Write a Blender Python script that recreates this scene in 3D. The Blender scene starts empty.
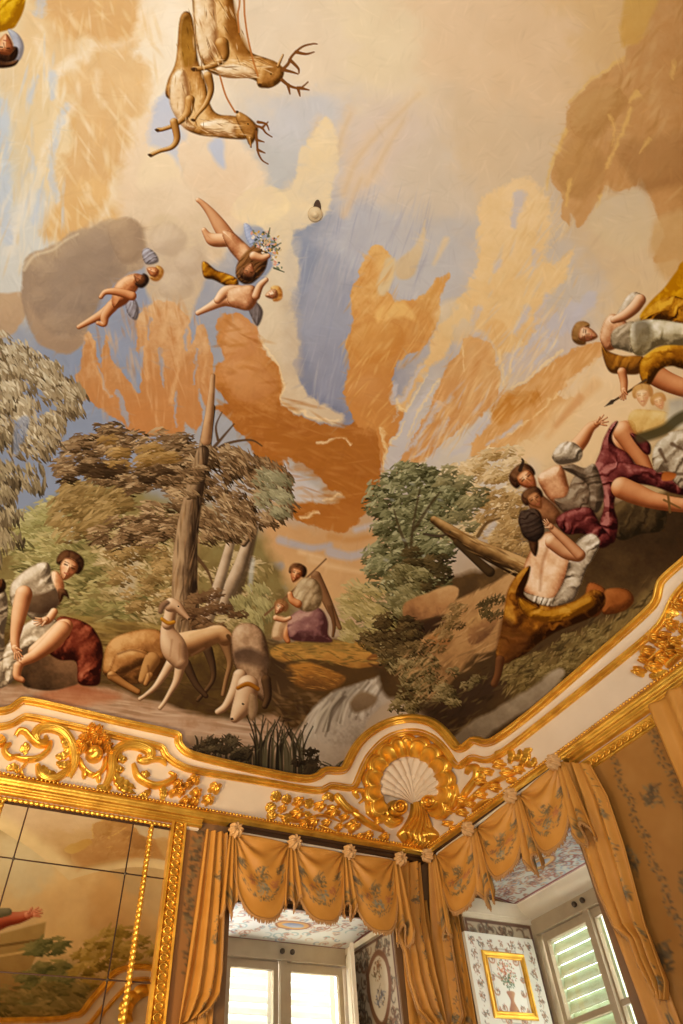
import bpy, math, random
import numpy as np
from mathutils import Vector, Matrix
sc = bpy.context.scene; COL = sc.collection
# ---------------------------------------------------------------- camera, world, lights, exposure
F = 670.0; PX, PY = 341.5, 512.0                      # focal length in pixels of the 683 x 1024 frame
CH, CP, CR = 0.584136463, 0.851339457, -0.100518632   # heading, pitch, roll
CAM = np.array([0, 0, 1.6])
_f = np.array([math.sin(CH)*math.cos(CP), math.cos(CH)*math.cos(CP), math.sin(CP)])
_r = np.array([math.cos(CH), -math.sin(CH), 0]); _u = np.cross(_r, _f)
CRt = _r*math.cos(CR)+_u*math.sin(CR); CUp = -_r*math.sin(CR)+_u*math.cos(CR)
cd = bpy.data.cameras.new('camera'); cam = bpy.data.objects.new('camera', cd); COL.objects.link(cam)
cam.matrix_world = Matrix(((CRt[0], CUp[0], -_f[0], CAM[0]), (CRt[1], CUp[1], -_f[1], CAM[1]), (CRt[2], CUp[2], -_f[2], CAM[2]), (0, 0, 0, 1)))
cd.sensor_fit = 'VERTICAL'; cd.sensor_height = 36; cd.lens = F/1024*36; cd.clip_start = .05
sc.camera = cam
w = bpy.data.worlds.new('world'); sc.world = w; w.use_nodes = True
bg = w.node_tree.nodes['Background']; bg.inputs[0].default_value = (.97, .98, 1, 1); bg.inputs[1].default_value = 16
sc.view_settings.view_transform = 'Standard'; sc.view_settings.look = 'None'; sc.view_settings.gamma = 1
sc.view_settings.use_curve_mapping = False; sc.view_settings.exposure = -0.3
def area(name, loc, aim, sx, sy, power, col):
    l = bpy.data.lights.new(name, 'AREA'); l.shape = 'RECTANGLE'; l.size = sx; l.size_y = sy; l.energy = power; l.color = col; l.spread = math.radians(115)
    o = bpy.data.objects.new(name, l); COL.objects.link(o); o.location = loc
    o.rotation_euler = (Vector(aim)-Vector(loc)).to_track_quat('-Z', 'Y').to_euler(); return o
WARM = (.93, .95, .95)
# added area lights before the two windowless walls behind the camera, for assumed daylight
for y in (-1.0, 3.2): area('window_daylight', (-4.25, y, 2.0), (1.6, y*.5+.4, 6.4), 1.6, 3.0, 150, WARM)
for x in (-2.6, 0.4): area('window_daylight', (x, -2.3, 2.0), (x*.5+.6, 2.6, 6.8), 1.6, 3.0, 195, WARM)  # added fill in front of the solid rear wall; no window built there
# unseen warm fill light added low in the room to brighten the lower left
area('standing_lamp_light', (-.5, 3.6, 2.2), (1.3, 6.0, 4.2), .5, .5, 60, (1, .72, .36))
# ---------------------------------------------------------------- room measures
YA, XB, YO, XO, ZC = 6.0, 4.6223, -2.5, -4.4, 4.57   # wall planes, height where walls become vault
VD, VR = 2.2, 2.6
# ---------------------------------------------------------------- painter engine (numpy), works on the vault's unwrapped picture grid
class Paint:
    def __init__(s, x0, y0, x1, y1, sc, seed=3):
        s.x0, s.y0, s.sc = x0, y0, sc
        s.W = int((x1-x0)*sc)+1; s.H = int((y1-y0)*sc)+1
        s.rng = np.random.RandomState(seed)
        s.img = np.zeros((s.H, s.W, 3), np.float32); s.ids = np.zeros((s.H, s.W), np.int16)
        s.gx, s.gy = np.meshgrid(x0+np.arange(s.W)/sc, y0+np.arange(s.H)/sc)
        s.gx = s.gx.astype(np.float32); s.gy = s.gy.astype(np.float32)
        s.wx = s.fbm(22, 4); s.wy = s.fbm(22, 4); s.fx = s.fbm(6, 3); s.fy = s.fbm(6, 3)
        s.tex = s.fbm(14, 4); s.fine = s.fbm(3, 2)
        s.str_d = s.streak(-.8); s.names = {0: 'painted_sky'}
    def lat(s, u, v):
        h, w = int(v.max())+3, int(u.max())+3
        g = s.rng.rand(h, w).astype(np.float32)
        i = np.floor(u).astype(int); j = np.floor(v).astype(int)
        a = u-i; b = v-j; a = a*a*(3-2*a); b = b*b*(3-2*b)
        return (g[j, i]*(1-a)+g[j, i+1]*a)*(1-b)+(g[j+1, i]*(1-a)+g[j+1, i+1]*a)*b
    def fbm(s, scale, octs):
        t = 0; amp = 1.; tot = 0
        for k in range(octs):
            c = scale/2**k
            t = t+amp*s.lat((s.gx-s.x0)/c, (s.gy-s.y0)/c); tot += amp; amp *= .55
        return ((t/tot)*2-1).astype(np.float32)*1.6
    def streak(s, ang):
        c, q = math.cos(ang), math.sin(ang)
        u = (s.gx*c+s.gy*q)/26; v = (-s.gx*q+s.gy*c)/4
        return ((s.lat(u-u.min(), v-v.min())*2-1)*.6+(s.lat((u-u.min())*2.3, (v-v.min())*2)*2-1)*.4).astype(np.float32)
    def box(s, xa, ya, xb, yb):
        i0 = max(0, int((xa-s.x0)*s.sc)); i1 = min(s.W, int((xb-s.x0)*s.sc)+2)
        j0 = max(0, int((ya-s.y0)*s.sc)); j1 = min(s.H, int((yb-s.y0)*s.sc)+2)
        return (slice(j0, j1), slice(i0, i1)) if i1 > i0 and j1 > j0 else None
    def idx(s, name):
        # names like 'painted_hound#1' stay separate instances
        for k, v in s.names.items():
            if v == name: return k
        k = len(s.names); s.names[k] = name; return k
    def put(s, sl, col, a, pid=None):
        im = s.img[sl]; s.img[sl] = im+(col-im)*a[..., None]
        if pid is not None:
            b = s.ids[sl]; b[a > .5] = s.idx(pid)
    def base(s, pts, pw=2.2):
        p = np.array(pts, np.float32); num = 0; den = 0
        x = s.gx+s.wx*14; y = s.gy+s.wy*14
        for q in p:
            w = 1/((x-q[0])**2+(y-q[1])**2+260)**pw
            num = num+w[..., None]*q[2:5]; den = den+w
        s.img[:] = num/den[..., None]/255
    def pip_sd(s, X, Y, P):
        d = np.full(X.shape, 1e9, np.float32); ins = np.zeros(X.shape, bool)
        n = len(P)
        for i in range(n):
            ax, ay = P[i]; bx, by = P[(i+1) % n]; ex, ey = bx-ax, by-ay
            L = ex*ex+ey*ey+1e-9
            t = np.clip(((X-ax)*ex+(Y-ay)*ey)/L, 0, 1)
            d = np.minimum(d, (X-ax-t*ex)**2+(Y-ay-t*ey)**2)
            if ay != by:
                c = (ay > Y) != (by > Y)
                ins ^= c & (X < (bx-ax)*(Y-ay)/(by-ay)+ax)
        d = np.sqrt(d); return np.where(ins, d, -d)
    def ramp(s, cols, t):
        c = np.array(cols, np.float32)/255; n = len(c)
        if n == 1: return np.broadcast_to(c[0], t.shape+(3,)).copy()
        t = np.clip(t, 0, 1)*(n-1); i = np.minimum(t.astype(int), n-2); f = (t-i)[..., None]
        return c[i]*(1-f)+c[i+1]*f
    def blob(s, pts, cols, mode='lin', ang=90, feather=1., warp=0., fw=0., tex=.05, alpha=1., pid=None, smooth=True, depth=12, light=(-.5, -.6), fold=None, fine=.03):
        """cols: dark..light ramp.  mode lin: along ang; mode vol: puffed relief lit from `light`"""
        P = spline(pts, 5) if smooth else np.array(pts, float)
        m = feather*2+abs(warp)*1.6+abs(fw)*1.6+2
        sl = s.box(P[:, 0].min()-m, P[:, 1].min()-m, P[:, 0].max()+m, P[:, 1].max()+m)
        if sl is None: return
        X = s.gx[sl]+warp*s.wx[sl]+fw*s.fx[sl]; Y = s.gy[sl]+warp*s.wy[sl]+fw*s.fy[sl]
        sd = s.pip_sd(X, Y, P)
        a = np.clip(sd/(2*feather)+.5, 0, 1)*alpha
        if mode == 'lin':
            c, q = math.cos(math.radians(ang)), math.sin(math.radians(ang))
            pr = P[:, 0]*c+P[:, 1]*q
            t = ((s.gx[sl]*c+s.gy[sl]*q)-pr.min())/max(1e-6, np.ptp(pr))
        else:
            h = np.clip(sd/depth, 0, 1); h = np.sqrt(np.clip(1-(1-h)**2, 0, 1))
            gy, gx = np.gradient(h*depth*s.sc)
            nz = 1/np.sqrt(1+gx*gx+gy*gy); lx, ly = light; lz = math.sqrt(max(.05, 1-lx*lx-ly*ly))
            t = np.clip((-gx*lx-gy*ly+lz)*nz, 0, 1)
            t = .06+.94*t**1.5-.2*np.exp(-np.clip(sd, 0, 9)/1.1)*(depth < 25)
        if fold:
            amp, wl, fa = fold[:3]; c, q = math.cos(math.radians(fa)), math.sin(math.radians(fa))
            ph = (s.gx[sl]*c+s.gy[sl]*q)/wl*4.6+s.wx[sl]*4.2+s.fx[sl]*.5
            md = np.clip(.75+1.1*s.tex[sl], .1, 1.5)
            sv = np.sin(ph); t = t+amp*md*(sv*.6+.4*np.sin(ph*1.7+2+2*s.wy[sl])-.45*np.exp(-((sv+1)/.25)**2)-.1)
        t = t+tex*4*s.tex[sl]+fine*s.fine[sl]*2
        s.put(sl, s.ramp(cols, t), a, pid)
    def limb(s, pts, cols, pid=None, light=(-.5, -.6), alpha=1., feather=.6, tex=.02, sm=True, bias=0., fray=0.):
        """pts: (x, y, r) chain"""
        p = np.array(pts, float)
        if sm and len(p) > 2: p = spline(p, 9, False)
        m = p[:, 2].max()+3+fray*2
        sl = s.box(p[:, 0].min()-m, p[:, 1].min()-m, p[:, 0].max()+m, p[:, 1].max()+m)
        if sl is None: return
        X, Y = s.gx[sl]+fray*(s.wx[sl]*1.2+s.fx[sl]*.7), s.gy[sl]+fray*(s.wy[sl]*1.2+s.fy[sl]*.7); best = np.full(X.shape, -1e9, np.float32); rl = np.ones_like(best)
        for i in range(len(p)-1):
            ax, ay, ra = p[i]; bx, by, rb = p[i+1]; ex, ey = bx-ax, by-ay
            t = np.clip(((X-ax)*ex+(Y-ay)*ey)/(ex*ex+ey*ey+1e-9), 0, 1)
            dx, dy = X-ax-t*ex, Y-ay-t*ey; r = ra+(rb-ra)*t
            d = r-np.sqrt(dx*dx+dy*dy); k = d > best
            best = np.where(k, d, best); rl = np.where(k, np.maximum(r, .3), rl)
        a = np.clip(best/(2*feather)+.5, 0, 1)*alpha
        if len(cols) > 1 and min(best.shape) > 2:
            f = best.copy()
            for _ in range(2): f[1:-1, 1:-1] = (f[1:-1, 1:-1]*2+f[:-2, 1:-1]+f[2:, 1:-1]+f[1:-1, :-2]+f[1:-1, 2:])/6
            gy, gx = np.gradient(f); g = np.sqrt(gx*gx+gy*gy)+1e-4; rr = np.clip(1-best/rl, 0, 1); nx = -gx/g*rr; ny = -gy/g*rr
        else: nx = ny = np.zeros_like(best)
        nz = np.sqrt(np.clip(1-nx*nx-ny*ny, 0, 1)); lx, ly = light; lz = math.sqrt(max(.05, 1-lx*lx-ly*ly))
        t = .05+.95*np.clip(nx*lx+ny*ly+nz*lz, 0, 1)**1.4+tex*3*s.tex[sl]+bias
        s.put(sl, s.ramp(cols, t), a, pid)
    def line(s, pts, col, w0=1., w1=None, alpha=1., feather=.6, pid=None, sm=True, fray=0.):
        w1 = w0 if w1 is None else w1; n = len(pts)
        q = [(x, y, w0+(w1-w0)*i/max(1, n-1)) for i, (x, y) in enumerate(pts)]
        s.limb(q, [col], pid, alpha=alpha, feather=feather, tex=0, sm=sm, fray=fray)
    def dabs(s, poly, n, pal, L=5., w=1.4, ang=30, jit=35, pid=None, clump=16, alpha=.85, lit=(-.3, -.8), soft=.35, edge=0.):
        """leaf dabs; pal dark..light; each clump light on its lit side"""
        P = spline(poly, 4); x0, y0 = P.min(0); x1, y1 = P.max(0); R = s.rng
        def inside(k):
            out = np.zeros((0, 2))
            while len(out) < k:
                q = np.c_[R.uniform(x0, x1, k*3), R.uniform(y0, y1, k*3)].astype(np.float32)
                sd = s.pip_sd(q[:, 0], q[:, 1], P); out = np.r_[out, q[sd > -edge*R.rand(len(q))]]
            return out[:k]
        nc = max(3, int(n/26)); C = inside(nc); C = C[np.argsort(C[:, 1]-C[:, 0]*.2)]
        pal = np.array(pal, np.float32)/255
        for cx, cy in C:
            tone = R.uniform(-.22, .22)
            for k in range(26):
                r = clump*math.sqrt(R.rand())*.62; th = R.uniform(0, 6.283)
                ox, oy = r*math.cos(th)*1.25, r*math.sin(th)*.75
                t = .5+tone+(ox*lit[0]+oy*lit[1])/clump*.85+R.uniform(-.22, .22)
                t = min(max(t, 0), .999)*(len(pal)-1); i = int(t); col = pal[i]+(pal[min(i+1, len(pal)-1)]-pal[i])*(t-i)
                a_ = math.radians(ang+R.uniform(-jit, jit)+ox*1.5); l = L*R.uniform(.6, 1.3); ww = w*R.uniform(.7, 1.3)
                s.dab(cx+ox, cy+oy, l, ww, a_, col*R.uniform(.93, 1.07), alpha, soft, pid)
    def dab(s, x, y, l, w, a, col, alpha=.9, soft=.35, pid=None):
        m = max(l, w)+1.5; sl = s.box(x-m, y-m, x+m, y+m)
        if sl is None: return
        c, q = math.cos(a), math.sin(a); X = s.gx[sl]-x; Y = s.gy[sl]-y
        d = 1-np.sqrt(((X*c+Y*q)/l)**2+((-X*q+Y*c)/w)**2)
        s.put(sl, np.asarray(col, np.float32), np.clip(d/soft, 0, 1)*alpha, pid)
    def brush(s, poly, n, pal, L=16, w=2.2, ang=0, jit=8, alpha=.35, pid=None, edge=0):
        P = spline(poly, 4); x0, y0 = P.min(0); x1, y1 = P.max(0); R = s.rng; k = 0; pal = np.array(pal, np.float32)/255
        for _ in range(n*4):
            if k >= n: break
            x, y = R.uniform(x0, x1), R.uniform(y0, y1)
            if s.pip_sd(np.array([x]), np.array([y]), P)[0] < -edge*R.rand(): continue
            s.dab(x, y, L*R.uniform(.5, 1.4), w*R.uniform(.6, 1.4), math.radians(ang+R.uniform(-jit, jit)), pal[R.randint(len(pal))], alpha, .7, pid); k += 1
    def overwork(s, n, y1, L=11, w=1.7, alpha=.32, jit=.07):
        """loose strokes in the colours already there: the broken brushwork of fresco"""
        R = s.rng
        for _ in range(n):
            i, j = R.randint(s.W), R.randint(min(s.H, int((y1-s.y0)*s.sc)))
            a = 2.2*s.wx[j, i]+1.2*s.wy[j, i]-.9; x, y = s.gx[j, i], s.gy[j, i]
            s.dab(x, y, L*R.uniform(.5, 1.4), w*R.uniform(.6, 1.5), a, s.img[j, i]*R.uniform(1-jit, 1+jit), alpha, .8)
    def finish(s, sharp=.7, curve=.2):
        f = s.img.copy()
        for _ in range(2): f[1:-1, 1:-1] = (f[1:-1, 1:-1]*2+f[:-2, 1:-1]+f[2:, 1:-1]+f[1:-1, :-2]+f[1:-1, 2:])/6
        q = np.clip(s.img+(s.img-f)*sharp, 0, 1); s.img[:] = q*(1-curve)+curve*(q*q*(3-2*q))
    def face(s, x, y, r, ang, skin, hair, pid, turn=0., hairdo=1.):
        """painted head: ang = direction from chin to crown (deg, picture axes)"""
        a = math.radians(ang); ux, uy = math.cos(a), math.sin(a); vx, vy = -uy, ux
        T = lambda p, q: (x+ux*p*r+vx*q*r, y+uy*p*r+vy*q*r)
        hp = [T(1.2, 0), T(1.0, .72*hairdo), T(.45, 1.0*hairdo), T(-.12, .86*hairdo), T(-.1, .3), T(-.1, -.3), T(-.12, -.86*hairdo), T(.45, -1.0*hairdo), T(1.0, -.72*hairdo)]
        s.blob(hp, hair, 'vol', depth=r*.9, pid=pid, fold=(.16, r*.55, ang+90))
        sh = turn*.16
        s.blob([T(.62, sh), T(.46, .52+sh), T(-.1, .62+sh), T(-.66, .38+sh*1.5), T(-1.0, .04+sh*2), T(-.66, -.34+sh*1.5), T(-.1, -.6+sh), T(.46, -.5+sh)], skin, 'vol', depth=r*1.1, pid=pid, tex=.01, light=(-.35, -.45))
        dk = tuple(np.array(hair[0])*.6+np.array(skin[0])*.4); lip = tuple(np.array((165, 80, 60))*.7+np.array(skin[1])*.3)
        e = max(.4, r*.06)
        for sgn in (-1, 1):
            q = sgn*.28+sh*1.6
            s.line([T(.07, q-.1), T(.09, q+.1)], dk, e*1.0, e*.8, .75)
            s.line([T(.24, q-.16), T(.26, q+.14)], tuple(np.array(skin[0])*.8), e*.7, e*.5, .55)
        s.line([T(.05, sh*1.4+.03), T(-.26, sh*2+.1)], tuple(np.array(skin[0])), e*.6, e*.9, .5)
        s.line([T(-.48, sh*2-.12), T(-.48, sh*2+.13)], lip, e*.9, e*.7, .8)
        for sgn in (-1, 1): s.dab(*T(-.2, sgn*.34+sh*1.4), r*.22, r*.16, 0, np.array((216, 128, 90))/255., .28, .9, pid)
    def hand(s, x, y, ang, r, skin, pid, spread=14, curl=0):
        a = math.radians(ang); s.limb([(x, y, r), (x+math.cos(a)*r*1.3, y+math.sin(a)*r*1.3, r*.85)], skin, pid)
        for k, l in enumerate((1.7, 2.1, 2.0, 1.6)):
            f = a+math.radians((k-1.5)*spread); g = f+math.radians(curl)
            bx, by = x+math.cos(f)*r*1.5, y+math.sin(f)*r*1.5
            s.limb([(bx, by, r*.32), (bx+math.cos(f)*r*l*.5, by+math.sin(f)*r*l*.5, r*.29), (bx+math.cos(f)*r*l*.5+math.cos(g)*r*l*.5, by+math.sin(f)*r*l*.5+math.sin(g)*r*l*.5, r*.22)], skin, pid)
        f = a-math.radians(62); s.limb([(x+math.cos(f)*r*.5, y+math.sin(f)*r*.5, r*.4), (x+math.cos(f)*r*1.6+math.cos(a)*r*.6, y+math.sin(f)*r*1.6+math.sin(a)*r*.6, r*.27)], skin, pid)
def spline(pts, k=5, closed=True):
    p = np.array(pts, float); n = len(p); out = []
    for i in range(n if closed else n-1):
        if closed: a, b, c, d = p[i-1], p[i], p[(i+1) % n], p[(i+2) % n]
        else: a, b, c, d = p[max(i-1, 0)], p[i], p[i+1], p[min(i+2, n-1)]
        for j in range(k):
            t = j/k
            out.append(.5*((2*b)+(c-a)*t+(2*a-5*b+4*c-d)*t*t+(3*b-a-3*c+d)*t**3))
    if not closed: out.append(p[-1])
    return np.array(out)
def paint_vault(sc):
    p = Paint(-190, -130, 770, 806, sc)
    B, L, D = p.blob, p.line, p.dabs
    p.base([(0,0,226,200,155),(60,40,224,190,140),(120,20,226,186,132),(165,50,242,224,192),(60,160,232,205,158),(4,160,205,208,196),(4,235,212,208,192),
        (120,140,230,195,142),(155,115,243,224,190),(100,200,224,184,128),(175,180,226,202,168),(250,50,222,200,168),(310,60,224,200,166),(300,120,198,192,184),
        (260,165,188,183,172),(380,50,226,202,162),(450,30,224,192,152),(530,50,224,190,148),(610,15,218,180,128),(480,150,214,186,148),(430,180,208,188,160),
        (380,150,212,190,166),(362,240,186,180,174),(300,255,140,144,154),(322,300,144,145,153),(345,395,128,130,144),(420,262,190,182,172),(560,290,198,182,160),
        (625,240,212,182,140),(640,310,216,184,138),(540,345,200,180,160),(600,400,230,196,150),(560,425,229,192,140),(110,380,142,149,162),(55,440,138,146,160),
        (45,490,136,144,158),(130,320,148,152,162),(235,430,162,161,160),(300,470,180,173,162),(280,570,167,161,156),(330,560,200,158,110),(400,450,196,186,176),
        (470,445,206,192,170),(60,600,140,128,85),(150,600,140,125,85),(250,600,150,130,100),(600,560,80,58,32),(680,470,190,160,110),(690,0,176,130,75),(340,480,185,150,110)])
    B([(-190,-130),(-40,-130),(-20,60),(-60,220),(-190,240)], [(224,190,140),(216,180,130)], feather=12, warp=12, fw=3); B([(-190,120),(-90,130),(-60,260),(-120,330),(-190,330)], [(204,176,140),(176,150,122)], feather=8, warp=8)
    B([(-190,330),(-60,320),(-44,400),(-60,470),(-190,470)], [(146,148,162),(150,150,160)], feather=10, warp=8)
    # ---- sky: light shaft and warm washes
    B([(338,205),(372,200),(362,300),(350,410),(318,395),(299,320)], [(180,176,174),(156,154,160)], feather=4, warp=2, alpha=.55, smooth=False)
    p.brush([(300,240),(400,190),(430,260),(345,405),(305,380)], 260, [(172,168,170),(152,150,158),(192,184,174),(140,142,156)], 22, 1.3, 105, 8, .22)
    for q in ([(330,128),(316,152),(300,182),(290,190)],[(420,90),(400,110),(372,138),(356,160),(345,190)],[(404,118),(385,150),(368,180)],[(362,175),(352,198),(344,212)],[(318,120),(312,150),(306,170)],[(352,110),(344,128),(338,150)]):
        L(q, (222,190,148), 4, 6.5, .5, 4, fray=2.2)
        L([(x-1,y+4) for x,y in q], (206,172,130), 1.4, 2.6, .4, 2)
    # top-left ochre billows
    C = 'painted_cloud'
    B([(44,-44),(150,-44),(146,0),(138,42),(108,52),(84,40),(52,30)], [(214,174,122),(210,164,106)], feather=8, warp=7, fw=2)
    B([(66,100),(88,52),(130,52),(152,70),(150,112),(140,150),(132,190),(118,222),(70,226),(60,190),(72,140)], [(222,184,132),(212,168,112)], feather=6, warp=8, fw=3)
    B([(62,190),(96,176),(124,196),(118,232),(70,240),(40,236)], [(222,180,122),(218,172,112)], feather=6, warp=6)
    B([(20,60),(48,56),(52,110),(38,160),(20,200),(10,150)], [(230,200,150),(222,190,138)], feather=8, warp=6, alpha=.7)
    for q, w in (([(146,-20),(141,24),(124,42),(98,46),(82,56),(60,70)],2.6),([(86,60),(80,44),(92,42)],2.2),([(176,40),(166,84),(152,118),(138,126)],5),([(70,108),(56,128),(48,150)],1.8),([(98,72),(100,96),(103,104)],1.3),([(38,40),(46,60),(52,76),(70,60)],1.6),([(60,118),(40,170),(20,218),(10,250)],2.8),([(118,170),(108,210),(92,230)],2.2),([(150,140),(132,168),(118,200)],3)):
        L(q, (244,228,198), w*1.5, w*1.9, .5, 4, fray=2.2)
    B([(142,-44),(182,-44),(180,20),(172,76),(160,116),(140,120),(150,76)], [(244,228,200),(238,216,180)], feather=9, warp=5, alpha=.8)
    for q, w in (([(36,76),(30,100)],3),([(54,74),(52,98)],3.6),([(66,104),(56,126),(53,160),(56,200)],3.4),([(40,192),(33,222)],3),([(46,-10),(40,14)],4.5),([(30,150),(32,168)],2.6),([(3,104),(4,170),(6,240)],6)):
        L(q, (190,197,202), w, w, .7, 2.2, fray=2.2)
    p.brush([(40,0),(150,0),(150,110),(120,220),(40,236),(50,120)], 200, [(238,214,168),(218,174,114),(244,226,192),(228,192,140)], 16, 2.6, 70, 30, .32)
    p.brush([(0,60),(60,60),(60,240),(0,260)], 110, [(236,220,186),(196,200,198),(222,190,140)], 18, 2.2, 100, 14, .4)
    # pale clouds round the stags
    B([(140,120),(164,104),(182,120),(200,126),(226,132),(250,146),(262,166),(268,190),(262,214),(240,226),(222,250),(206,262),(180,226),(150,222),(128,226),(120,190)], [(234,208,172),(224,194,156)], feather=6, warp=6, fw=2)
    B([(150,128),(160,98),(172,90),(180,110),(182,128),(190,160),(182,176),(168,160),(150,150)], [(186,190,200),(198,196,196)], feather=4, warp=5, fw=2, alpha=.9)
    B([(146,150),(158,148),(172,158),(182,178),(172,200),(150,206),(136,186)], [(236,210,168),(228,202,164)], feather=3, warp=3)
    B([(182,140),(200,132),(206,142),(216,150),(222,138),(236,140),(248,160),(246,190),(236,212),(206,214),(184,204),(180,170)], [(232,206,170),(222,190,152)], feather=2, warp=4, fw=1)
    B([(208,146),(222,138),(224,166),(214,160)], [(188,190,196)], feather=2.5, warp=2)
    B([(132,200),(150,188),(176,180),(205,196),(222,220),(218,262),(180,226),(150,226),(126,232)], [(226,200,164),(205,178,142)], feather=4, warp=4)
    # cream column
    B([(232,208),(246,192),(262,186),(284,192),(296,172),(300,150),(312,138),(326,118),(336,136),(338,160),(334,192),(324,218),(310,226),(298,232),(294,244),(299,262),(296,280),(290,298),(297,320),(300,350),(295,366),(304,388),(322,402),(345,416),(336,424),(300,414),(276,404),(266,360),(254,316),(270,270),(268,236)], [(232,204,158),(218,196,160),(208,182,146)], feather=1.8, warp=3, fw=1.5, pid=C+'#cream')
    B([(300,238),(299,262),(297,296),(300,322),(302,356),(300,376),(288,372),(284,330),(284,290),(286,250)], [(204,188,164),(196,172,140)], feather=4, warp=3, alpha=.6)
    B([(230,210),(246,194),(264,188),(282,194),(290,206),(276,222),(250,226)], [(240,212,160),(228,200,160)], 'vol', depth=14, feather=2, warp=2, alpha=.7)
    # grey storm cloud
    G = C+'#grey'
    B([(152,222),(168,214),(186,222),(204,246),(208,270),(198,296),(190,320),(170,330),(156,318),(148,290),(146,250)], [(214,188,150),(196,172,142),(206,178,138)], feather=2.5, warp=3, pid=C+'#pale')
    for q in ((170,240,18),(190,262,15),(176,286,17),(164,306,13)):
        B([(q[0]+q[2]*math.cos(t), q[1]+q[2]*.9*math.sin(t)) for t in np.arange(0,6.2,.8)], [(180,156,126),(198,174,144),(214,190,158)], 'vol', depth=q[2], feather=2.5, warp=2, alpha=.55)
    B([(-44,296),(6,292),(22,292),(27,306),(20,326),(10,337),(-44,344)], [(196,164,126),(180,150,116)], feather=1.5, warp=2, pid=C+'#small')
    B([(22,272),(30,254),(50,246),(62,238),(72,229),(92,228),(104,222),(112,218),(128,217),(142,226),(148,244),(144,266),(126,276),(112,290),(96,308),(86,328),(80,346),(66,354),(50,350),(36,340),(28,326),(22,302)], [(196,168,130),(160,136,110),(172,144,112)], feather=1.6, warp=2.5, pid=G)
    for q in ((128,236,16),(104,246,18),(74,256,17),(50,272,18),(44,300,18),(62,322,18),(84,300,18),(110,268,16),(66,340,12)):
        B([(q[0]+q[2]*math.cos(t), q[1]+q[2]*.9*math.sin(t)) for t in np.arange(0,6.2,.8)], [(140,118,98),(164,140,114),(184,158,128)], 'vol', depth=q[2]*1.4, feather=5, warp=4, alpha=.42)
    B([(64,248),(78,232),(98,228),(112,236),(118,256),(110,282),(96,304),(78,322),(56,318),(50,290)], [(136,116,98),(164,142,118)], ang=200, feather=7, warp=5, alpha=.55)
    B([(108,232),(116,220),(132,218),(142,230),(144,252),(132,264),(118,260)], [(150,124,98),(184,156,122)], 'vol', depth=12, feather=2, warp=1.5, alpha=.75)
    B([(28,300),(40,320),(62,338),(84,330),(70,352),(46,348),(32,330)], [(186,156,122),(160,132,104)], feather=3, warp=3, alpha=.7)
    L([(24,270),(34,256),(52,250),(66,240),(78,234)], (226,204,166), 1.6, 1, .6, 1.2)
    # ---- orange clouds, left
    O = C+'#orange'
    og = [(216,174,126),(192,136,84),(188,128,74)]
    B([(136,320),(144,308),(158,300),(174,302),(188,318),(192,344),(196,330),(206,326),(211,352),(213,384),(209,410),(203,398),(199,390),(201,412),(196,432),(186,424),(180,434),(152,436),(130,430),(116,418),(96,404),(84,394),(76,380),(80,370),(82,352),(84,334),(90,330),(98,352),(102,366),(104,342),(107,335),(113,358),(124,374),(138,394),(141,372),(145,346),(138,352)], og, feather=1, warp=2, fw=1.6, pid=O)
    for q, w in (([(162,348),(161,366),(163,384)],2),([(118,396),(124,408),(128,424)],3),([(150,318),(149,340)],1.6),([(178,392),(176,412),(178,426)],1.8),([(196,350),(194,384)],1.5),([(98,366),(104,384),(112,398)],1.2),([(186,330),(184,350)],2)):
        L(q, (156,156,160), w, w*.6, .85, 1, fray=2.2)
    for q, w in (([(166,312),(164,340)],3),([(180,330),(178,366),(172,400)],2.5),([(92,340),(96,370),(110,396)],1.6),([(146,330),(146,380)],2),([(206,340),(205,380)],1.6)):
        L(q, (226,182,130), w, w, .5, 2, fray=2.2)
    B([(216,330),(224,315),(238,314),(254,324),(260,340),(266,352),(278,366),(283,384),(280,404),(292,412),(318,422),(344,426),(358,420),(372,421),(381,436),(382,466),(376,498),(362,518),(344,532),(320,527),(300,522),(290,512),(288,504),(300,498),(318,505),(338,502),(345,497),(330,489),(318,476),(302,464),(288,458),(290,468),(282,474),(262,468),(252,450),(240,434),(220,414),(214,408),(226,402),(214,384),(216,366),(224,358)], [(200,140,84),(192,130,70),(168,106,46),(166,104,42),(174,112,50)], feather=1, warp=2.2, fw=1.8, pid=O)
    for q in ([(222,412),(240,405),(262,414),(284,420)],[(286,424),(320,434),(356,428)],[(300,466),(330,476),(360,462)],[(300,508),(330,512),(362,500)]):
        L(q, (164,102,44), 5, 3, .45, 3, fray=2.2)
    for q in ([(262,342),(276,362),(283,384),(281,402),(300,412),(340,420)],[(318,444),(340,440),(352,446)],[(322,500),(342,496)],[(300,516),(318,512)]):
        L(q, (238,206,156), 1.6, 1, .8, .9, fray=2.2)
    B([(228,322),(244,320),(256,334),(258,352),(238,362),(222,350)], [(196,134,86),(214,160,110),(224,176,128)], 'vol', depth=14, feather=3, warp=3, alpha=.55)
    B([(220,366),(246,360),(268,370),(276,390),(262,400),(236,398)], [(188,128,78),(210,152,100),(218,164,112)], 'vol', depth=16, feather=3, warp=3, alpha=.55)
    B([(262,480),(286,476),(292,490),(280,500),(266,498)], [(190,186,186)], feather=2, warp=3, alpha=.6)
    B([(284,462),(296,472),(314,486),(324,498),(306,502),(290,500),(284,480)], [(188,184,184),(198,186,172)], feather=2, warp=3)
    # low sky behind the hunters
    B([(262,520),(300,524),(350,536),(378,530),(380,560),(372,600),(270,600)], [(196,152,104),(206,164,112)], feather=6, warp=5)
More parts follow.
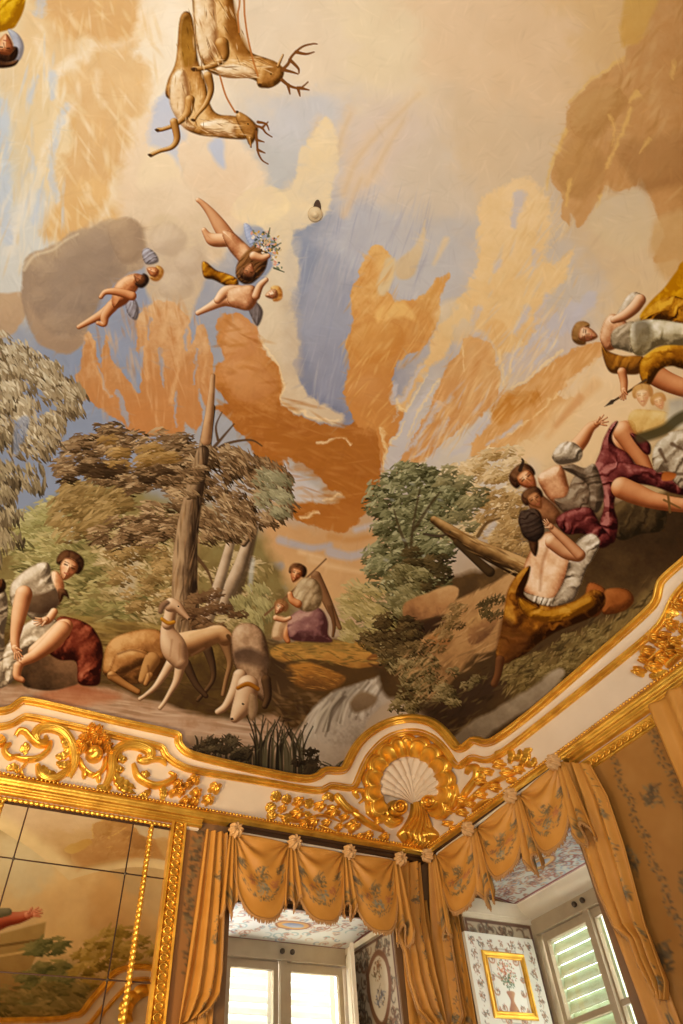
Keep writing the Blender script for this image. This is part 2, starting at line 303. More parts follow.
    for q, w, c in (([(280,540),(310,548),(330,545)],4,(168,168,176)),([(330,552),(352,556),(376,548)],5,(172,170,176)),([(262,570),(280,566)],6,(150,154,172)),([(268,588),(284,590)],5,(156,158,170)),([(356,530),(376,524)],3,(186,180,180)),([(330,536),(350,540),(372,536)],3.5,(192,140,84)),([(310,560),(330,566),(360,572)],3,(218,180,132)),([(300,552),(322,558)],2.4,(222,186,140))):
        L(q, c, w, w*.7, .75, 2)
    # ---- orange clouds, right
    B([(346,398),(349,372),(346,345),(352,326),(351,296),(360,274),(366,256),(377,246),(387,250),(388,264),(382,284),(392,292),(398,302),(414,300),(424,292),(440,276),(450,274),(442,294),(437,318),(430,338),(418,350),(406,358),(394,372),(394,396),(398,410),(392,424),(400,408),(408,396),(400,420),(392,440),(384,466),(380,440),(374,428),(356,424)], [(222,174,108),(206,148,82),(198,136,72),(194,130,66)], feather=1, warp=2.2, fw=1.6, pid=C+'#orange_right')
    B([(350,340),(366,324),(390,322),(404,334),(398,356),(376,364),(356,360)], [(190,122,52),(206,146,76),(222,170,104)], 'vol', depth=14, feather=3, warp=3, alpha=.6)
    B([(350,384),(372,374),(388,384),(388,408),(366,414),(352,404)], [(190,128,66),(208,150,92)], 'vol', depth=14, feather=4, warp=3, alpha=.6)
    B([(376,312),(388,302),(402,304),(414,312),(416,322),(404,318),(390,320),(380,324)], [(232,184,112)], feather=2, warp=2, alpha=.8)
    B([(383,262),(390,256),(396,262),(394,280),(386,294),(378,290)], [(214,186,140)], feather=2, warp=2)
    B([(396,262),(410,250),(420,234),(426,220),(424,240),(417,268),(408,280),(398,278)], [(216,190,150),(204,176,134)], feather=1.6, warp=1.5)
    L([(446,240),(440,252),(434,264)], (226,192,140), 3.4, 1.5, .7, 2); L([(442,280),(430,296)], (208,150,80), 3, 1.5, .8, 1.2)
    cr = [(236,200,148),(230,190,132),(222,176,118)]
    B([(478,206),(486,194),(504,186),(522,176),(536,186),(546,204),(552,232),(540,262),(556,262),(574,252),(566,276),(552,292),(540,318),(524,344),(508,352),(494,336),(476,328),(462,320),(452,332),(446,352),(430,372),(416,392),(404,412),(398,404),(412,380),(428,352),(434,330),(448,318),(456,304),(470,288),(478,266),(476,236)], cr, feather=2.2, warp=4, fw=2.5, pid=C+'#cream_right')
    B([(434,312),(448,300),(466,302),(478,318),(470,336),(450,342),(438,330)], [(220,182,126),(236,204,152)], 'vol', depth=12, feather=3, warp=3, alpha=.6)
    for q, w in (([(520,196),(514,226)],6),([(536,252),(532,266)],3),([(526,310),(514,334)],4),([(556,318),(540,346)],5),([(500,262),(496,272)],2.4),([(476,310),(472,324)],4),([(548,296),(534,322)],3),([(574,310),(560,330)],8),([(590,300),(570,330)],7)):
        L(q, (192,184,182), w, w*.5, .75, 2, fray=2.2)
    og2 = [(214,164,104),(206,150,92),(200,142,84)]
    B([(440,384),(450,362),(462,344),(466,336),(476,338),(490,346),(497,366),(498,386),(500,398),(486,412),(470,424),(452,436),(436,450),(424,462),(404,476),(396,474),(406,452),(414,436),(428,414)], og2, feather=1, warp=2.5, fw=2, pid=C+'#orange_right')
    B([(484,330),(494,320),(504,324),(508,340),(502,360),(496,350)], [(222,174,112)], feather=2, warp=2)
    B([(470,454),(482,430),(500,400),(520,386),(546,366),(570,350),(590,344),(602,346),(592,362),(570,380),(556,394),(572,396),(580,402),(564,418),(540,434),(520,446),(500,454),(484,462)], [(206,150,88),(214,160,98)], feather=1.2, warp=3, fw=2, pid=C+'#orange_right')
    B([(490,412),(506,398),(528,392),(540,396),(520,412),(500,424)], [(188,124,52),(198,136,64)], feather=2, warp=3)
    for q, w in (([(430,392),(412,418),(400,436)],3.4),([(440,404),(424,430),(406,452)],3),([(396,384),(394,402),(404,398),(416,376),(424,366)],3.2),([(448,420),(430,446),(414,460)],3.2),([(486,420),(468,444),(452,456)],4),([(520,424),(500,440),(488,446)],3),([(540,330),(522,352),(512,372)],3.4),([(556,340),(536,362)],2.6),([(452,398),(440,410)],2)):
        L(q, (196,186,178), w, w*.45, .85, 1.4, fray=2.2)
    for q, w in (([(398,402),(404,412),(416,396),(428,376)],1.6),([(462,346),(464,372)],1.2),([(440,380),(424,404),(406,436)],1.4),([(500,350),(502,388)],2),([(520,340),(508,372)],2),([(560,350),(530,376),(512,388)],2.2),([(556,392),(540,410),(510,436)],1.6),([(384,430),(388,450),(383,474)],1.8),([(392,444),(402,424)],1.4)):
        L(q, (238,206,150), w, w*.5, .75, 1, fray=2.2)
    for q, w in (([(472,350),(462,390),(436,432)],4),([(484,360),(486,392),(466,412)],3.4),([(540,380),(514,404)],3)):
        L(q, (218,172,116), w, w*.5, .5, 2.4, fray=2.2)
    for poly, n, pal in (([(430,420),(450,350),(480,330),(500,360),(500,400),(440,450),(400,476)],120,[(222,172,112),(232,188,130),(198,138,78)]),([(478,300),(540,190),(580,250),(560,330),(520,380),(480,330)],160,[(238,206,152),(228,188,132),(206,190,170),(222,178,120)]),([(470,450),(520,390),(600,345),(580,400),(500,452)],110,[(222,170,110),(206,148,84),(234,192,136)]),([(400,450),(440,400),(500,360),(540,330),(560,360),(500,410),(430,470)],90,[(238,208,156),(198,188,180),(226,184,128)]),([(344,400),(350,300),(384,250),(400,310),(440,290),(430,340),(396,380),(386,430)],130,[(214,156,90),(196,134,66),(228,182,116)])):
        p.brush(poly, n, pal, 13, 1.8, -58, 14, .4)
    p.brush([(76,380),(90,330),(140,306),(190,310),(212,360),(205,410),(150,434),(90,400)], 150, [(200,144,90),(186,126,72),(216,170,120)], 14, 2, 82, 14, .35)
    p.brush([(218,330),(260,330),(284,390),(380,440),(370,500),(300,520),(250,430),(216,400)], 170, [(178,116,52),(158,96,40),(196,136,74)], 13, 2.2, 12, 24, .35)
    # brown cloud, upper right
    bw = [(202,156,102),(196,146,90),(182,132,76)]
    B([(727,-44),(660,-44),(650,10),(642,36),(628,46),(622,58),(602,74),(582,92),(570,106),(566,122),(566,132),(556,148),(551,168),(552,186),(560,196),(561,216),(568,224),(572,212),(578,228),(590,216),(600,194),(606,186),(616,192),(632,188),(644,176),(650,196),(656,214),(664,240),(652,262),(683,262),(727,270)], bw, ang=20, feather=1.4, warp=3, fw=1.6, pid=C+'#brown')
    B([(630,-44),(664,-44),(654,10),(644,38),(630,44),(622,40)], [(214,172,100),(206,160,88)], feather=2, warp=3, pid=C+'#brown')
    B([(650,240),(668,214),(727,214),(727,300),(683,282),(660,276)], [(206,166,110),(196,152,94)], feather=4, warp=4, alpha=.8)
    p.brush([(560,140),(620,60),(683,0),(727,100),(700,200),(640,180),(580,220)], 170, [(188,140,82),(208,164,108),(172,126,70),(214,174,116)], 15, 3, 118, 20, .35)
    B([(574,108),(592,92),(616,86),(628,104),(610,126),(590,140),(572,134)], [(168,122,66),(190,146,88),(200,158,100)], 'vol', depth=16, feather=4, warp=4, alpha=.6)
    B([(556,160),(574,140),(600,150),(604,176),(584,196),(562,190)], [(170,124,70),(192,146,86)], 'vol', depth=16, feather=4, warp=4, alpha=.6)
    B([(620,150),(650,140),(683,130),(700,170),(660,190),(630,180)], [(152,108,60),(176,130,80)], 'vol', depth=20, feather=5, warp=4, alpha=.6)
    for q, w in (([(622,58),(602,72),(582,90),(570,104)],2),([(630,110),(624,130),(612,156),(606,168)],2.4),([(636,92),(630,102)],3.4),([(672,62),(672,78)],3),([(610,116),(616,132),(612,146)],1.2),([(570,180),(566,206)],3),([(600,196),(596,214)],2),([(648,140),(640,152)],2),([(566,132),(552,158),(546,190)],2.2)):
        L(q, (226,182,106), w, w*.5, .7, 1.3, fray=2.2)
    B([(602,198),(620,196),(640,186),(646,202),(652,222),(646,244),(626,252),(604,240),(590,224)], [(208,184,148),(214,186,142)], feather=3, warp=3)
    B([(560,400),(590,372),(620,340),(650,390),(640,440),(600,470),(580,448),(556,452),(530,462),(520,450)], [(232,198,150),(228,190,138)], feather=8, warp=5, alpha=.75)
    L([(596,384),(570,410),(548,436)], (218,168,112), 6, 3, .6, 3); L([(580,398),(556,426)], (206,148,92), 4, 2, .6, 2)
    p.overwork(7800, 620)
    # ================= landscape, left
    bgp = [(78,70,38),(122,112,64),(158,144,92),(186,170,116)]
    B([(-44,520),(20,520),(50,500),(110,480),(160,500),(230,520),(270,548),(272,640),(-44,660)], [(138,124,78),(132,114,68),(110,90,52)], feather=8, warp=6, tex=.09)
    T = 'painted_tree'
    D([(20,560),(24,520),(40,500),(58,498),(72,512),(76,540),(60,570),(30,590)], 1350, [(110,100,56),(150,142,88),(186,174,122)], 4.9, 1.29, 10, 30, T+'#olive', 16)
    D([(-44,560),(20,540),(80,550),(120,570),(140,610),(120,630),(40,640),(-44,640)], 2250, bgp, 5.7, 1.38, 5, 30, T+'#thicket', 20, .7)
    D([(100,540),(150,520),(230,530),(262,560),(262,620),(200,640),(120,620)], 1950, [(104,88,50),(150,130,84),(190,166,120),(204,182,140)], 4.9, 1.29, 20, 40, T+'#thicket_right', 18, .7)
    L([(140,536),(132,560),(126,592)], (176,160,128), 6, 8, .8, 2); L([(84,520),(76,540)], (170,150,112), 3, 3, .8, 1)
    for q in ([(60,505),(62,515)],[(72,528),(68,542)],[(128,548),(150,534)],[(252,560),(250,590)],[(236,540),(222,530)]): L(q, (186,188,184), 3, 2, .6, 1.5)
    D([(56,520),(66,490),(90,474),(120,472),(132,496),(120,520),(90,532),(70,540)], 1350, [(88,68,36),(134,108,62),(176,148,98)], 5.7, 1.29, -25, 25, T+'#ochre', 16)
    D([(110,560),(130,540),(160,548),(172,580),(170,606),(130,610)], 780, [(84,64,34),(130,104,60),(176,146,96)], 4.1, 1.12, 10, 40, T+'#small_bush', 13)
    B([(-190,600),(-44,628),(60,620),(120,626),(200,634),(280,642),(300,660),(280,720),(-190,680)], [(136,110,58),(92,70,36),(74,54,30)], feather=6, warp=4, tex=.08)
    p.brush([(70,618),(130,622),(190,632),(150,650),(90,650)], 90, [(160,134,72),(126,100,52),(176,150,90)], 14, 2, 8, 14, .4)
    # stout trunk behind the hounds
    tk = [(44,32,22),(82,62,42),(142,114,82),(176,146,108)]
    L([(208,410),(214,380)], (196,136,84), 3, 3, .6, 1.5)
    p.limb([(211,408,4.5),(206,440,6),(202,470,7.5)], tk, T+'#tall', light=(-.7,-.2), tex=.05)
    p.limb([(202,456,8),(194,486,10),(188,520,11),(185,556,12),(185,596,13),(188,640,15)], tk, T+'#tall', light=(-.75,-.1), tex=.06)
    BARK = lambda: p.brush([(196,456),(206,456),(198,560),(198,632),(172,632),(178,540)], 110, [(70,50,32),(160,122,80),(110,84,54)], 12, 1.3, 96, 10, .5)
    for q, w in (([(210,452),(222,438),(234,424)],1.4),([(208,456),(226,444),(250,440),(262,446)],1.3),([(218,440),(216,426),(222,412)],1),([(184,540),(172,526),(150,520),(120,530)],1.6),([(196,556),(208,572),(214,590)],1.4)):
        L(q, (92,66,42), w*1.4, w*.5, .95, .6, T+'#tall')
    pk = [(96,78,56),(160,134,104),(206,182,150)]
    p.limb([(250,534,5),(242,560,6),(232,584,7),(222,606,9)], pk, T+'#slim', light=(-.7,-.2), tex=.06)
    p.limb([(234,530,4),(226,560,5),(214,600,6),(206,622,7)], pk, T+'#slim', light=(-.7,-.2), tex=.06)
    p.limb([(244,544,3),(252,530,3),(250,510,2)], tk, T+'#slim', tex=.05)
    L([(256,528),(250,556),(240,590),(232,612)], (70,52,36), 2.4, 3.2, .7, 1.2)
    cp = [(46,34,20),(86,64,40),(130,102,68),(182,154,114)]
    for poly, n, a in (([(58,456),(70,446),(86,440),(104,424),(120,430),(150,432),(186,440),(190,462),(176,486),(150,494),(126,486),(104,478),(80,476),(60,474)],1900,-8),([(150,474),(184,470),(200,480),(196,520),(176,540),(150,518)],700,15),([(196,462),(214,452),(240,452),(264,466),(284,480),(290,496),(280,514),(266,536),(256,520),(246,540),(222,536),(206,540),(200,500)],1700,38),([(96,534),(120,522),(150,520),(172,532),(160,544),(130,538),(104,546)],420,-8)):
        D(poly, int(n*1.5), cp, 5.4, 1.1, a, 26, T+'#tall', 14, .92, edge=4)
    p.limb([(203,452,6.5),(196,484,8.5),(189,520,10.5),(186,548,11.5),(185,596,13),(188,640,15)], tk, T+'#tall', light=(-.75,-.1), tex=.06)
    BARK()
    p.limb([(213,376,2.4),(210,410,4),(206,440,5.4)], [(110,76,46),(170,126,84),(206,164,118)], T+'#tall', light=(-.7,-.2), tex=.05)
    D([(186,470),(204,462),(214,490),(196,510),(182,500)], 120, cp, 5.4, 1.1, 20, 30, T+'#tall', 10, .9)
    D([(62,462),(80,450),(110,438),(150,444),(176,452),(150,470),(110,468),(80,468)], 300, [(104,76,36),(150,116,64),(186,152,98)], 5.7, 1.12, -10, 20, T+'#tall', 12, .85)
    D([(70,468),(100,462),(140,470),(176,470),(170,486),(130,482),(100,476)], 200, [(48,34,20),(86,64,40)], 5.7, 1.12, 5, 20, T+'#tall', 10, .85)
    D([(264,470),(286,484),(290,500),(276,516),(262,500)], 450, [(96,90,62),(140,132,98),(170,162,124)], 4.1, 1.12, 40, 30, T+'#tall', 11, .8, edge=3)
    D([(240,600),(262,580),(272,600),(270,640),(250,650)], 450, [(110,100,60),(150,138,90),(176,164,112)], 4.9, 1.29, 60, 20, T+'#slim', 12)
    D([(190,596),(226,590),(240,612),(230,630),(196,632)], 390, [(66,44,28),(104,76,48),(130,100,66)], 4.1, 1.20, 10, 40, T+'#slim', 11)
    # willow at the left edge
    D([(-190,560),(-120,500),(-40,520),(-20,600),(-60,660),(-190,650)], 2600, bgp, 6, 1.4, 5, 30, T+'#thicket_far', 20, .8)
    L([(-96,640),(-90,540),(-70,440)], (90,70,48), 7, 3, .9, .8, T+'#willow')
    D([(-150,400),(-110,340),(-50,330),(-40,440),(-60,540),(-120,520)], 2600, [(84,68,46),(128,108,76),(176,156,120),(210,194,156)], 5.7, 1.3, 58, 24, T+'#willow', 16, .92, edge=3)
    wp = [(84,68,46),(128,108,76),(176,156,120),(216,200,164)]
    D([(-44,340),(0,342),(16,344),(30,352),(40,362),(52,364),(62,372),(74,384),(80,398),(76,410),(64,414),(58,424),(58,440),(44,456),(26,456),(14,440),(12,420),(4,440),(-44,450)], 3450, wp, 5.7, 1.29, 58, 24, T+'#willow', 16, .92, edge=3)
    D([(-44,440),(4,442),(20,452),(34,464),(38,478),(34,490),(24,494),(22,510),(16,540),(2,556),(-44,560)], 1950, [(66,54,38),(104,88,62),(150,132,98),(180,162,124)], 6.6, 1.29, 66, 20, T+'#willow', 15, .92, edge=4)
    L([(16,452),(18,426),(26,420),(20,440)], (136,148,172), 3, 4, .6, 1.4)
    # ================= bank, water and rocks
    B([(-190,640),(-44,676),(20,684),(100,686),(150,700),(230,720),(300,712),(330,740),(350,800),(-190,800)], [(150,112,80),(176,146,118),(168,140,114)], feather=3, warp=2, tex=.06)
    p.brush([(0,690),(100,690),(230,720),(330,740),(330,780),(100,740),(0,720)], 240, [(190,160,132),(206,180,150),(150,118,88),(172,138,108),(128,98,70)], 20, 1.7, 6, 6, .4)
    B([(40,694),(74,684),(100,690),(120,700),(80,708),(40,704)], [(150,84,50),(176,120,84)], feather=4, warp=3, alpha=.7)
    B([(190,742),(230,746),(300,760),(340,770),(360,800),(180,800)], [(104,84,62),(84,68,48)], feather=7, warp=4, alpha=.75)
    B([(272,648),(300,640),(346,640),(384,650),(404,668),(396,690),(350,700),(310,720),(292,730),(276,710),(268,680)], [(96,70,38),(74,54,30)], feather=3, warp=2)
    R = 'painted_rock'
    B([(270,650),(290,641),(330,640),(366,644),(386,654),(378,664),(356,668),(338,664),(318,660),(296,660),(278,662)], [(130,104,54),(186,136,66),(150,104,50)], feather=1, warp=1.5, pid=R+'#ledge')
    B([(284,668),(308,664),(330,670),(346,678),(336,688),(314,690),(296,686)], [(176,122,54),(146,98,44),(104,70,36)], feather=1.4, warp=2, pid=R+'#ledge')
    B([(262,660),(282,662),(294,676),(288,700),(270,704)], [(60,44,28),(84,62,38)], feather=3, warp=2, alpha=.8)
    p.brush([(276,690),(300,692),(320,700),(300,724),(280,720)], 60, [(104,78,48),(130,100,64),(60,44,28)], 8, 2, 30, 50, .5)
    W = 'painted_waterfall'
    B([(304,742),(306,722),(316,704),(336,690),(360,684),(386,670),(402,662),(408,676),(396,696),(380,706),(364,726),(350,754),(330,764),(310,760)], [(150,136,116),(176,160,138),(120,104,86)], ang=60, feather=1.6, warp=2, pid=W)
    for k in range(46):
        t = p.rng.rand(); x = 318+70*t+p.rng.uniform(-6,6); y = 704-30*t+p.rng.uniform(-3,6)
        L([(x,y),(x-8-6*p.rng.rand(),y+14),(x-14-8*p.rng.rand(),y+34)], ((214,200,176),(94,80,64),(160,146,124),(190,176,150))[k%4], 1.2, .8, .55, 1)
    B([(350,702),(362,692),(376,696),(372,706),(356,714)], [(140,116,86),(110,88,62)], feather=2, warp=1.5, pid=R+'#water')
    B([(300,738),(330,744),(352,748),(344,772),(310,766),(290,752)], [(176,158,134),(150,132,110)], feather=4, warp=3, alpha=.8)
    # slope on the right
    B([(372,640),(392,620),(420,590),(460,575),(520,560),(560,560),(727,470),(727,660),(600,700),(470,760),(430,720),(400,700),(380,690)], [(104,78,44),(84,62,36),(70,52,30)], feather=3, warp=3, tex=.08)
    B([(400,664),(430,628),(448,606),(480,588),(520,570),(528,580),(516,600),(508,624),(498,648),(474,656),(452,680),(430,700),(408,690)], [(190,148,96),(170,128,80),(124,92,56)], feather=1.6, warp=2.5, tex=.06)
    D([(430,500),(446,476),(470,462),(500,452),(518,458),(524,490),(520,520),(500,534),(470,530),(440,540)], 2250, [(140,108,58),(184,152,100),(216,186,138),(226,202,158)], 4.1, 1.29, -15, 40, T+'#pale', 15, .85, edge=4)
    D([(480,500),(516,494),(522,530),(530,560),(508,568),(490,545)], 750, [(110,84,44),(160,126,76),(196,164,112)], 4.1, 1.20, -30, 40, T+'#pale', 13, .85)
    for q in ([(486,534),(494,524)],[(440,500),(430,490)]): L(q, (186,180,176), 3, 3, .7, 1.4)
    gp = [(40,38,20),(78,74,44),(122,118,80),(172,166,124)]
    D([(376,488),(392,474),(412,466),(428,468),(440,480),(456,492),(466,506),(450,514),(440,520),(444,546),(448,566),(430,590),(408,602),(386,604),(370,584),(374,556),(382,536),(376,508)], 3750, gp, 4.5, 1.29, -20, 40, T+'#green', 15, .92, edge=4)
    D([(440,476),(470,470),(480,500),(470,530),(446,536),(440,510)], 420, [(70,64,36),(120,110,72),(166,154,110)], 4.6, 1.2, -20, 45, T+'#green', 12, .8, edge=5)
    for q in ([(412,598),(410,560),(414,520),(420,490)],[(412,560),(400,530),(394,510)],[(414,530),(430,505),(440,492)]): L(q, (70,54,34), 1.8, .8, .7, .7)
    for x, y in ((392,500),(430,512),(404,540),(424,556),(386,560),(440,500),(412,484)): p.dab(x, y, 4.5, 2.2, 0.3, (.66,.66,.62), .55, .9)
    D([(404,556),(430,548),(448,562),(444,580),(424,590),(404,582)], 570, [(40,32,18),(70,58,32),(110,90,54)], 4.1, 1.20, -10, 40, T+'#green', 12)
    D([(384,590),(400,570),(420,576),(420,600),(396,620),(376,640),(366,620)], 930, [(70,62,36),(116,106,66),(160,148,104)], 4.1, 1.12, 20, 40, T+'#green', 13, edge=3)
    D([(340,606),(356,584),(372,584),(388,610),(380,640),(350,640)], 750, [(120,106,60),(160,142,88),(188,168,116)], 4.9, 1.20, 30, 30, T+'#bush', 13, edge=2)
    LG = 'painted_log'
    p.limb([(434,520,4),(452,532,6),(470,544,7),(496,556,9),(526,570,11)], [(44,30,16),(96,68,36),(154,116,66),(196,158,104)], LG, light=(-.1,-.8), tex=.07)
    p.limb([(456,542,3),(474,558,4),(490,572,5)], [(46,34,20),(92,68,38)], LG, tex=.05)
    L([(478,536),(486,524),(500,518)], (100,74,42), 2, 1, .9, .6, LG); L([(424,534),(440,536),(450,532)], (70,54,40), 1.2, 1, .9, .6, LG)
    p.brush([(450,528),(520,560),(520,574),(460,546)], 40, [(210,172,112),(90,62,32),(150,110,60)], 9, 1.1, 26, 8, .55, LG)
    B([(402,607),(418,596),(442,588),(458,588),(454,602),(442,614),(424,620),(406,624)], [(196,154,102),(168,122,76),(104,70,44)], feather=1, warp=1.5, pid=R+'#big')
    B([(402,620),(424,621),(446,614),(440,628),(418,636),(404,632)], [(70,48,30),(56,40,26)], feather=1.6, warp=1.5)
    B([(467,624),(482,612),(497,610),(497,622),(484,640),(470,644)], [(206,166,104),(150,108,66),(110,76,48)], ang=60, feather=.9, warp=1, pid=R+'#right')
    B([(424,642),(438,632),(452,640),(442,650),(426,654)], [(176,124,70),(124,84,48)], feather=1, warp=1, pid=R+'#small')
    B([(420,656),(432,650),(436,660),(424,664)], [(150,106,64),(100,70,42)], feather=1, warp=1, pid=R+'#small')
    B([(366,660),(380,650),(388,656),(380,668)], [(150,96,46),(90,60,34)], feather=1, warp=1)
    sh = [(40,32,18),(84,70,40),(128,110,70),(160,140,96)]
    D([(378,640),(410,636),(424,650),(440,670),(446,700),(420,716),(398,710),(402,680),(386,660)], 1650, sh, 3.3, 1.03, 20, 60, T+'#shrub', 11, .9, edge=3)
    D([(364,640),(384,620),(412,616),(430,640),(410,654),(380,652)], 930, [(38,28,16),(76,60,34),(120,98,60)], 3.7, 1.03, 10, 50, T+'#shrub', 11, .9, edge=3)
    D([(440,620),(458,606),(466,620),(452,640),(440,650)], 330, [(60,46,26),(120,94,54),(160,130,84)], 3.3, 0.95, -40, 40, T+'#shrub', 9)
    D([(476,612),(490,590),(500,600),(498,620)], 165, [(60,48,26),(96,80,46)], 3.3, 0.95, -60, 40, T+'#shrub', 9)
    B([(420,712),(450,690),(500,668),(520,672),(480,706),(452,736)], [(70,52,34),(58,42,28)], feather=6, warp=4)
    B([(520,660),(580,636),(640,596),(727,540),(727,600),(640,640),(560,676),(520,700)], [(156,130,76),(128,104,58),(96,76,42)], feather=5, warp=4)
    p.brush([(500,690),(540,652),(600,620),(660,590),(727,540),(727,590),(640,640),(560,690)], 420, [(150,126,72),(116,94,52),(172,146,92),(86,68,38)], 6, 1.1, -62, 24, .6)
    D([(500,672),(540,650),(600,626),(610,640),(540,690)], 1350, [(70,56,30),(116,96,54),(156,134,82)], 3.3, 1.03, -35, 30, None, 10, .7)
    B([(452,742),(470,724),(500,706),(530,688),(556,668),(562,676),(540,700),(500,728),(470,748)], [(168,150,122),(140,122,96),(112,96,74)], feather=2, warp=2, pid=R+'#slab')
    p.brush([(420,712),(450,690),(500,660),(560,640),(600,600),(660,560),(683,560),(640,610),(560,660),(500,690),(452,738)], 300, [(60,44,26),(96,74,44),(120,98,58),(50,38,22)], 7, 1.4, -38, 26, .5)
    p.brush([(400,664),(430,628),(448,606),(480,588),(520,570),(516,600),(498,648),(452,680),(430,700),(408,690)], 220, [(198,158,106),(150,112,68),(122,92,56),(180,138,88)], 8, 1.2, -40, 22, .5)
    D([(430,690),(450,672),(476,660),(490,668),(470,690),(446,712)], 260, sh, 3.6, 1., 10, 60, None, 10, .75)
    p.brush([(270,652),(290,642),(330,640),(384,650),(376,664),(300,662)], 130, [(150,122,62),(196,146,72),(116,92,46),(100,84,44)], 6, 1., 8, 20, .6)
    p.brush([(284,668),(330,668),(346,680),(310,692)], 60, [(190,138,66),(140,98,46),(100,70,36)], 6, 1., 12, 14, .55)
    p.brush([(230,640),(300,640),(300,720),(240,720)], 60, [(80,58,34),(112,86,52),(60,44,28)], 8, 1.4, 20, 30, .4)
    p.brush([(102,688),(150,690),(230,716),(240,700),(150,660),(104,668)], 110, [(70,50,30),(104,78,46),(88,64,38)], 9, 1.4, 10, 16, .45)
    # reeds
    for k in range(84):
        x = p.rng.uniform(196,340) if k < 50 else p.rng.uniform(254,304); y = 748+(x-196)*.19; h = p.rng.uniform(10,20)*(2.3 if 256 < x < 304 else .9)
        b = p.rng.uniform(-14,14)
        L([(x,y+12),(x+b*.2,y-h*.5),(x+b,y-h)], ((58,50,34),(40,34,24),(84,76,54))[k%3], 1.2, .5, .9, .5, 'painted_reeds')
    D([(196,748),(214,738),(236,742),(246,756),(230,764),(200,760)], 390, [(34,28,20),(60,50,34),(96,82,58)], 4.1, 1.03, -30, 60, 'painted_reeds', 9, .9)
    D([(290,756),(304,742),(318,760),(340,766),(336,776),(300,772)], 300, [(34,28,20),(70,58,40)], 4.1, 1.03, -40, 60, 'painted_reeds', 8, .9)
    return p
def paint_figures(p):
    B, L, M, D = p.blob, p.line, p.limb, p.dabs
    SK = [(104,58,30),(172,112,70),(220,168,120),(244,210,170)]; SKW = [(104,52,24),(172,104,58),(214,150,98),(240,194,146)]
    HR = [(38,22,12),(78,48,28),(124,84,50)]; WH = [(84,68,50),(150,130,102),(206,186,154),(240,226,200)]
    YE = [(58,32,8),(130,78,16),(186,126,28),(222,168,52)]; MA = [(40,14,12),(84,32,28),(128,62,54),(176,112,98)]
    # ---------------- stags hung by cords, upper left
    DE = [(74,44,14),(138,90,36),(184,132,68),(222,180,122)]; DL = [(150,104,58),(222,186,138),(246,230,198)]
    S = 'painted_stag#lower'
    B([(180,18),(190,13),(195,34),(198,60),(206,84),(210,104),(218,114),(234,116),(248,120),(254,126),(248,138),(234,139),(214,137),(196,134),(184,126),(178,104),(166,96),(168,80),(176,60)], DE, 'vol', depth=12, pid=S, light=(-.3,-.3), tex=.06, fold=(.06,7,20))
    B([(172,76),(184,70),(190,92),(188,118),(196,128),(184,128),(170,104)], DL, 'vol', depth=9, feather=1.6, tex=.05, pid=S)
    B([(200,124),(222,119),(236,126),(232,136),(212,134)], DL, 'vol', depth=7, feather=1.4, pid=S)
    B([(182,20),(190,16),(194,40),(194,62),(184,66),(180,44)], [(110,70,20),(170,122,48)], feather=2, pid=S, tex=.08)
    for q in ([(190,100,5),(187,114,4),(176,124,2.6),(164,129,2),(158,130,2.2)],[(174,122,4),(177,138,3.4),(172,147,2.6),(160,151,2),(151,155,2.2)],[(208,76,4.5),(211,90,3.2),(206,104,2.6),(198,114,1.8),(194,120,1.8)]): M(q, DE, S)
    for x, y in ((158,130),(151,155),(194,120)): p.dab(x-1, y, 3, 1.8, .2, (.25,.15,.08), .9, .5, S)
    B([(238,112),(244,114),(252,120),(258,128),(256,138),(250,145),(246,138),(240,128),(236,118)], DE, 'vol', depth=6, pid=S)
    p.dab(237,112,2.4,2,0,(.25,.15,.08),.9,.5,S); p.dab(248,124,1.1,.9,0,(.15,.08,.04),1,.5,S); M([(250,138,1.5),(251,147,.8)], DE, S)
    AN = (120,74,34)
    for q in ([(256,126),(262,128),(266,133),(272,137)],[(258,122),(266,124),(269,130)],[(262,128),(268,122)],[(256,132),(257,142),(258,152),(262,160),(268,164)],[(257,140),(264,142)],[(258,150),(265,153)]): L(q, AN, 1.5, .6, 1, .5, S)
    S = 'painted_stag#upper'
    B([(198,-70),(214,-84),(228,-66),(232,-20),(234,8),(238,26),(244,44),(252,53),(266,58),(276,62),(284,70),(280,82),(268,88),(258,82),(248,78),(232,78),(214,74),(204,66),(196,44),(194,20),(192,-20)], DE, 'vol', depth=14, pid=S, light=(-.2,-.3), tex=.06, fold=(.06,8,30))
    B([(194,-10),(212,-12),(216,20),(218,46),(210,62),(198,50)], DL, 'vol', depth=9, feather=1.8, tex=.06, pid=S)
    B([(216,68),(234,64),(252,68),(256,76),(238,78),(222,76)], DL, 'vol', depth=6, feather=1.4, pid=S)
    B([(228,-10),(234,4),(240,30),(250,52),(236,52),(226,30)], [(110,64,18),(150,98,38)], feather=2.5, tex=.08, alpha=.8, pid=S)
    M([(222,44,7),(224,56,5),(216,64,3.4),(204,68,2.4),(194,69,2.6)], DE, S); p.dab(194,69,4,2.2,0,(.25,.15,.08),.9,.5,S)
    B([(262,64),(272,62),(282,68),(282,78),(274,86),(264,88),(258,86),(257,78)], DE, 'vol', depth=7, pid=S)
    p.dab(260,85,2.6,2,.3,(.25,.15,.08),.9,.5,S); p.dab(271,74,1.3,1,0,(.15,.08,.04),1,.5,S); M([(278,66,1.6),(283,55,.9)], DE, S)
    for q in ([(282,70),(288,64),(292,56),(302,47),(312,44),(317,44)],[(290,60),(298,68),(299,73)],[(296,52),(306,54),(314,52)],[(284,70),(292,72),(298,74)],[(282,80),(290,86),(300,88),(308,82)],[(288,85),(290,94)],[(298,88),(300,96)],[(300,88),(309,90)]): L(q, AN, 1.8, .7, 1, .5, S)
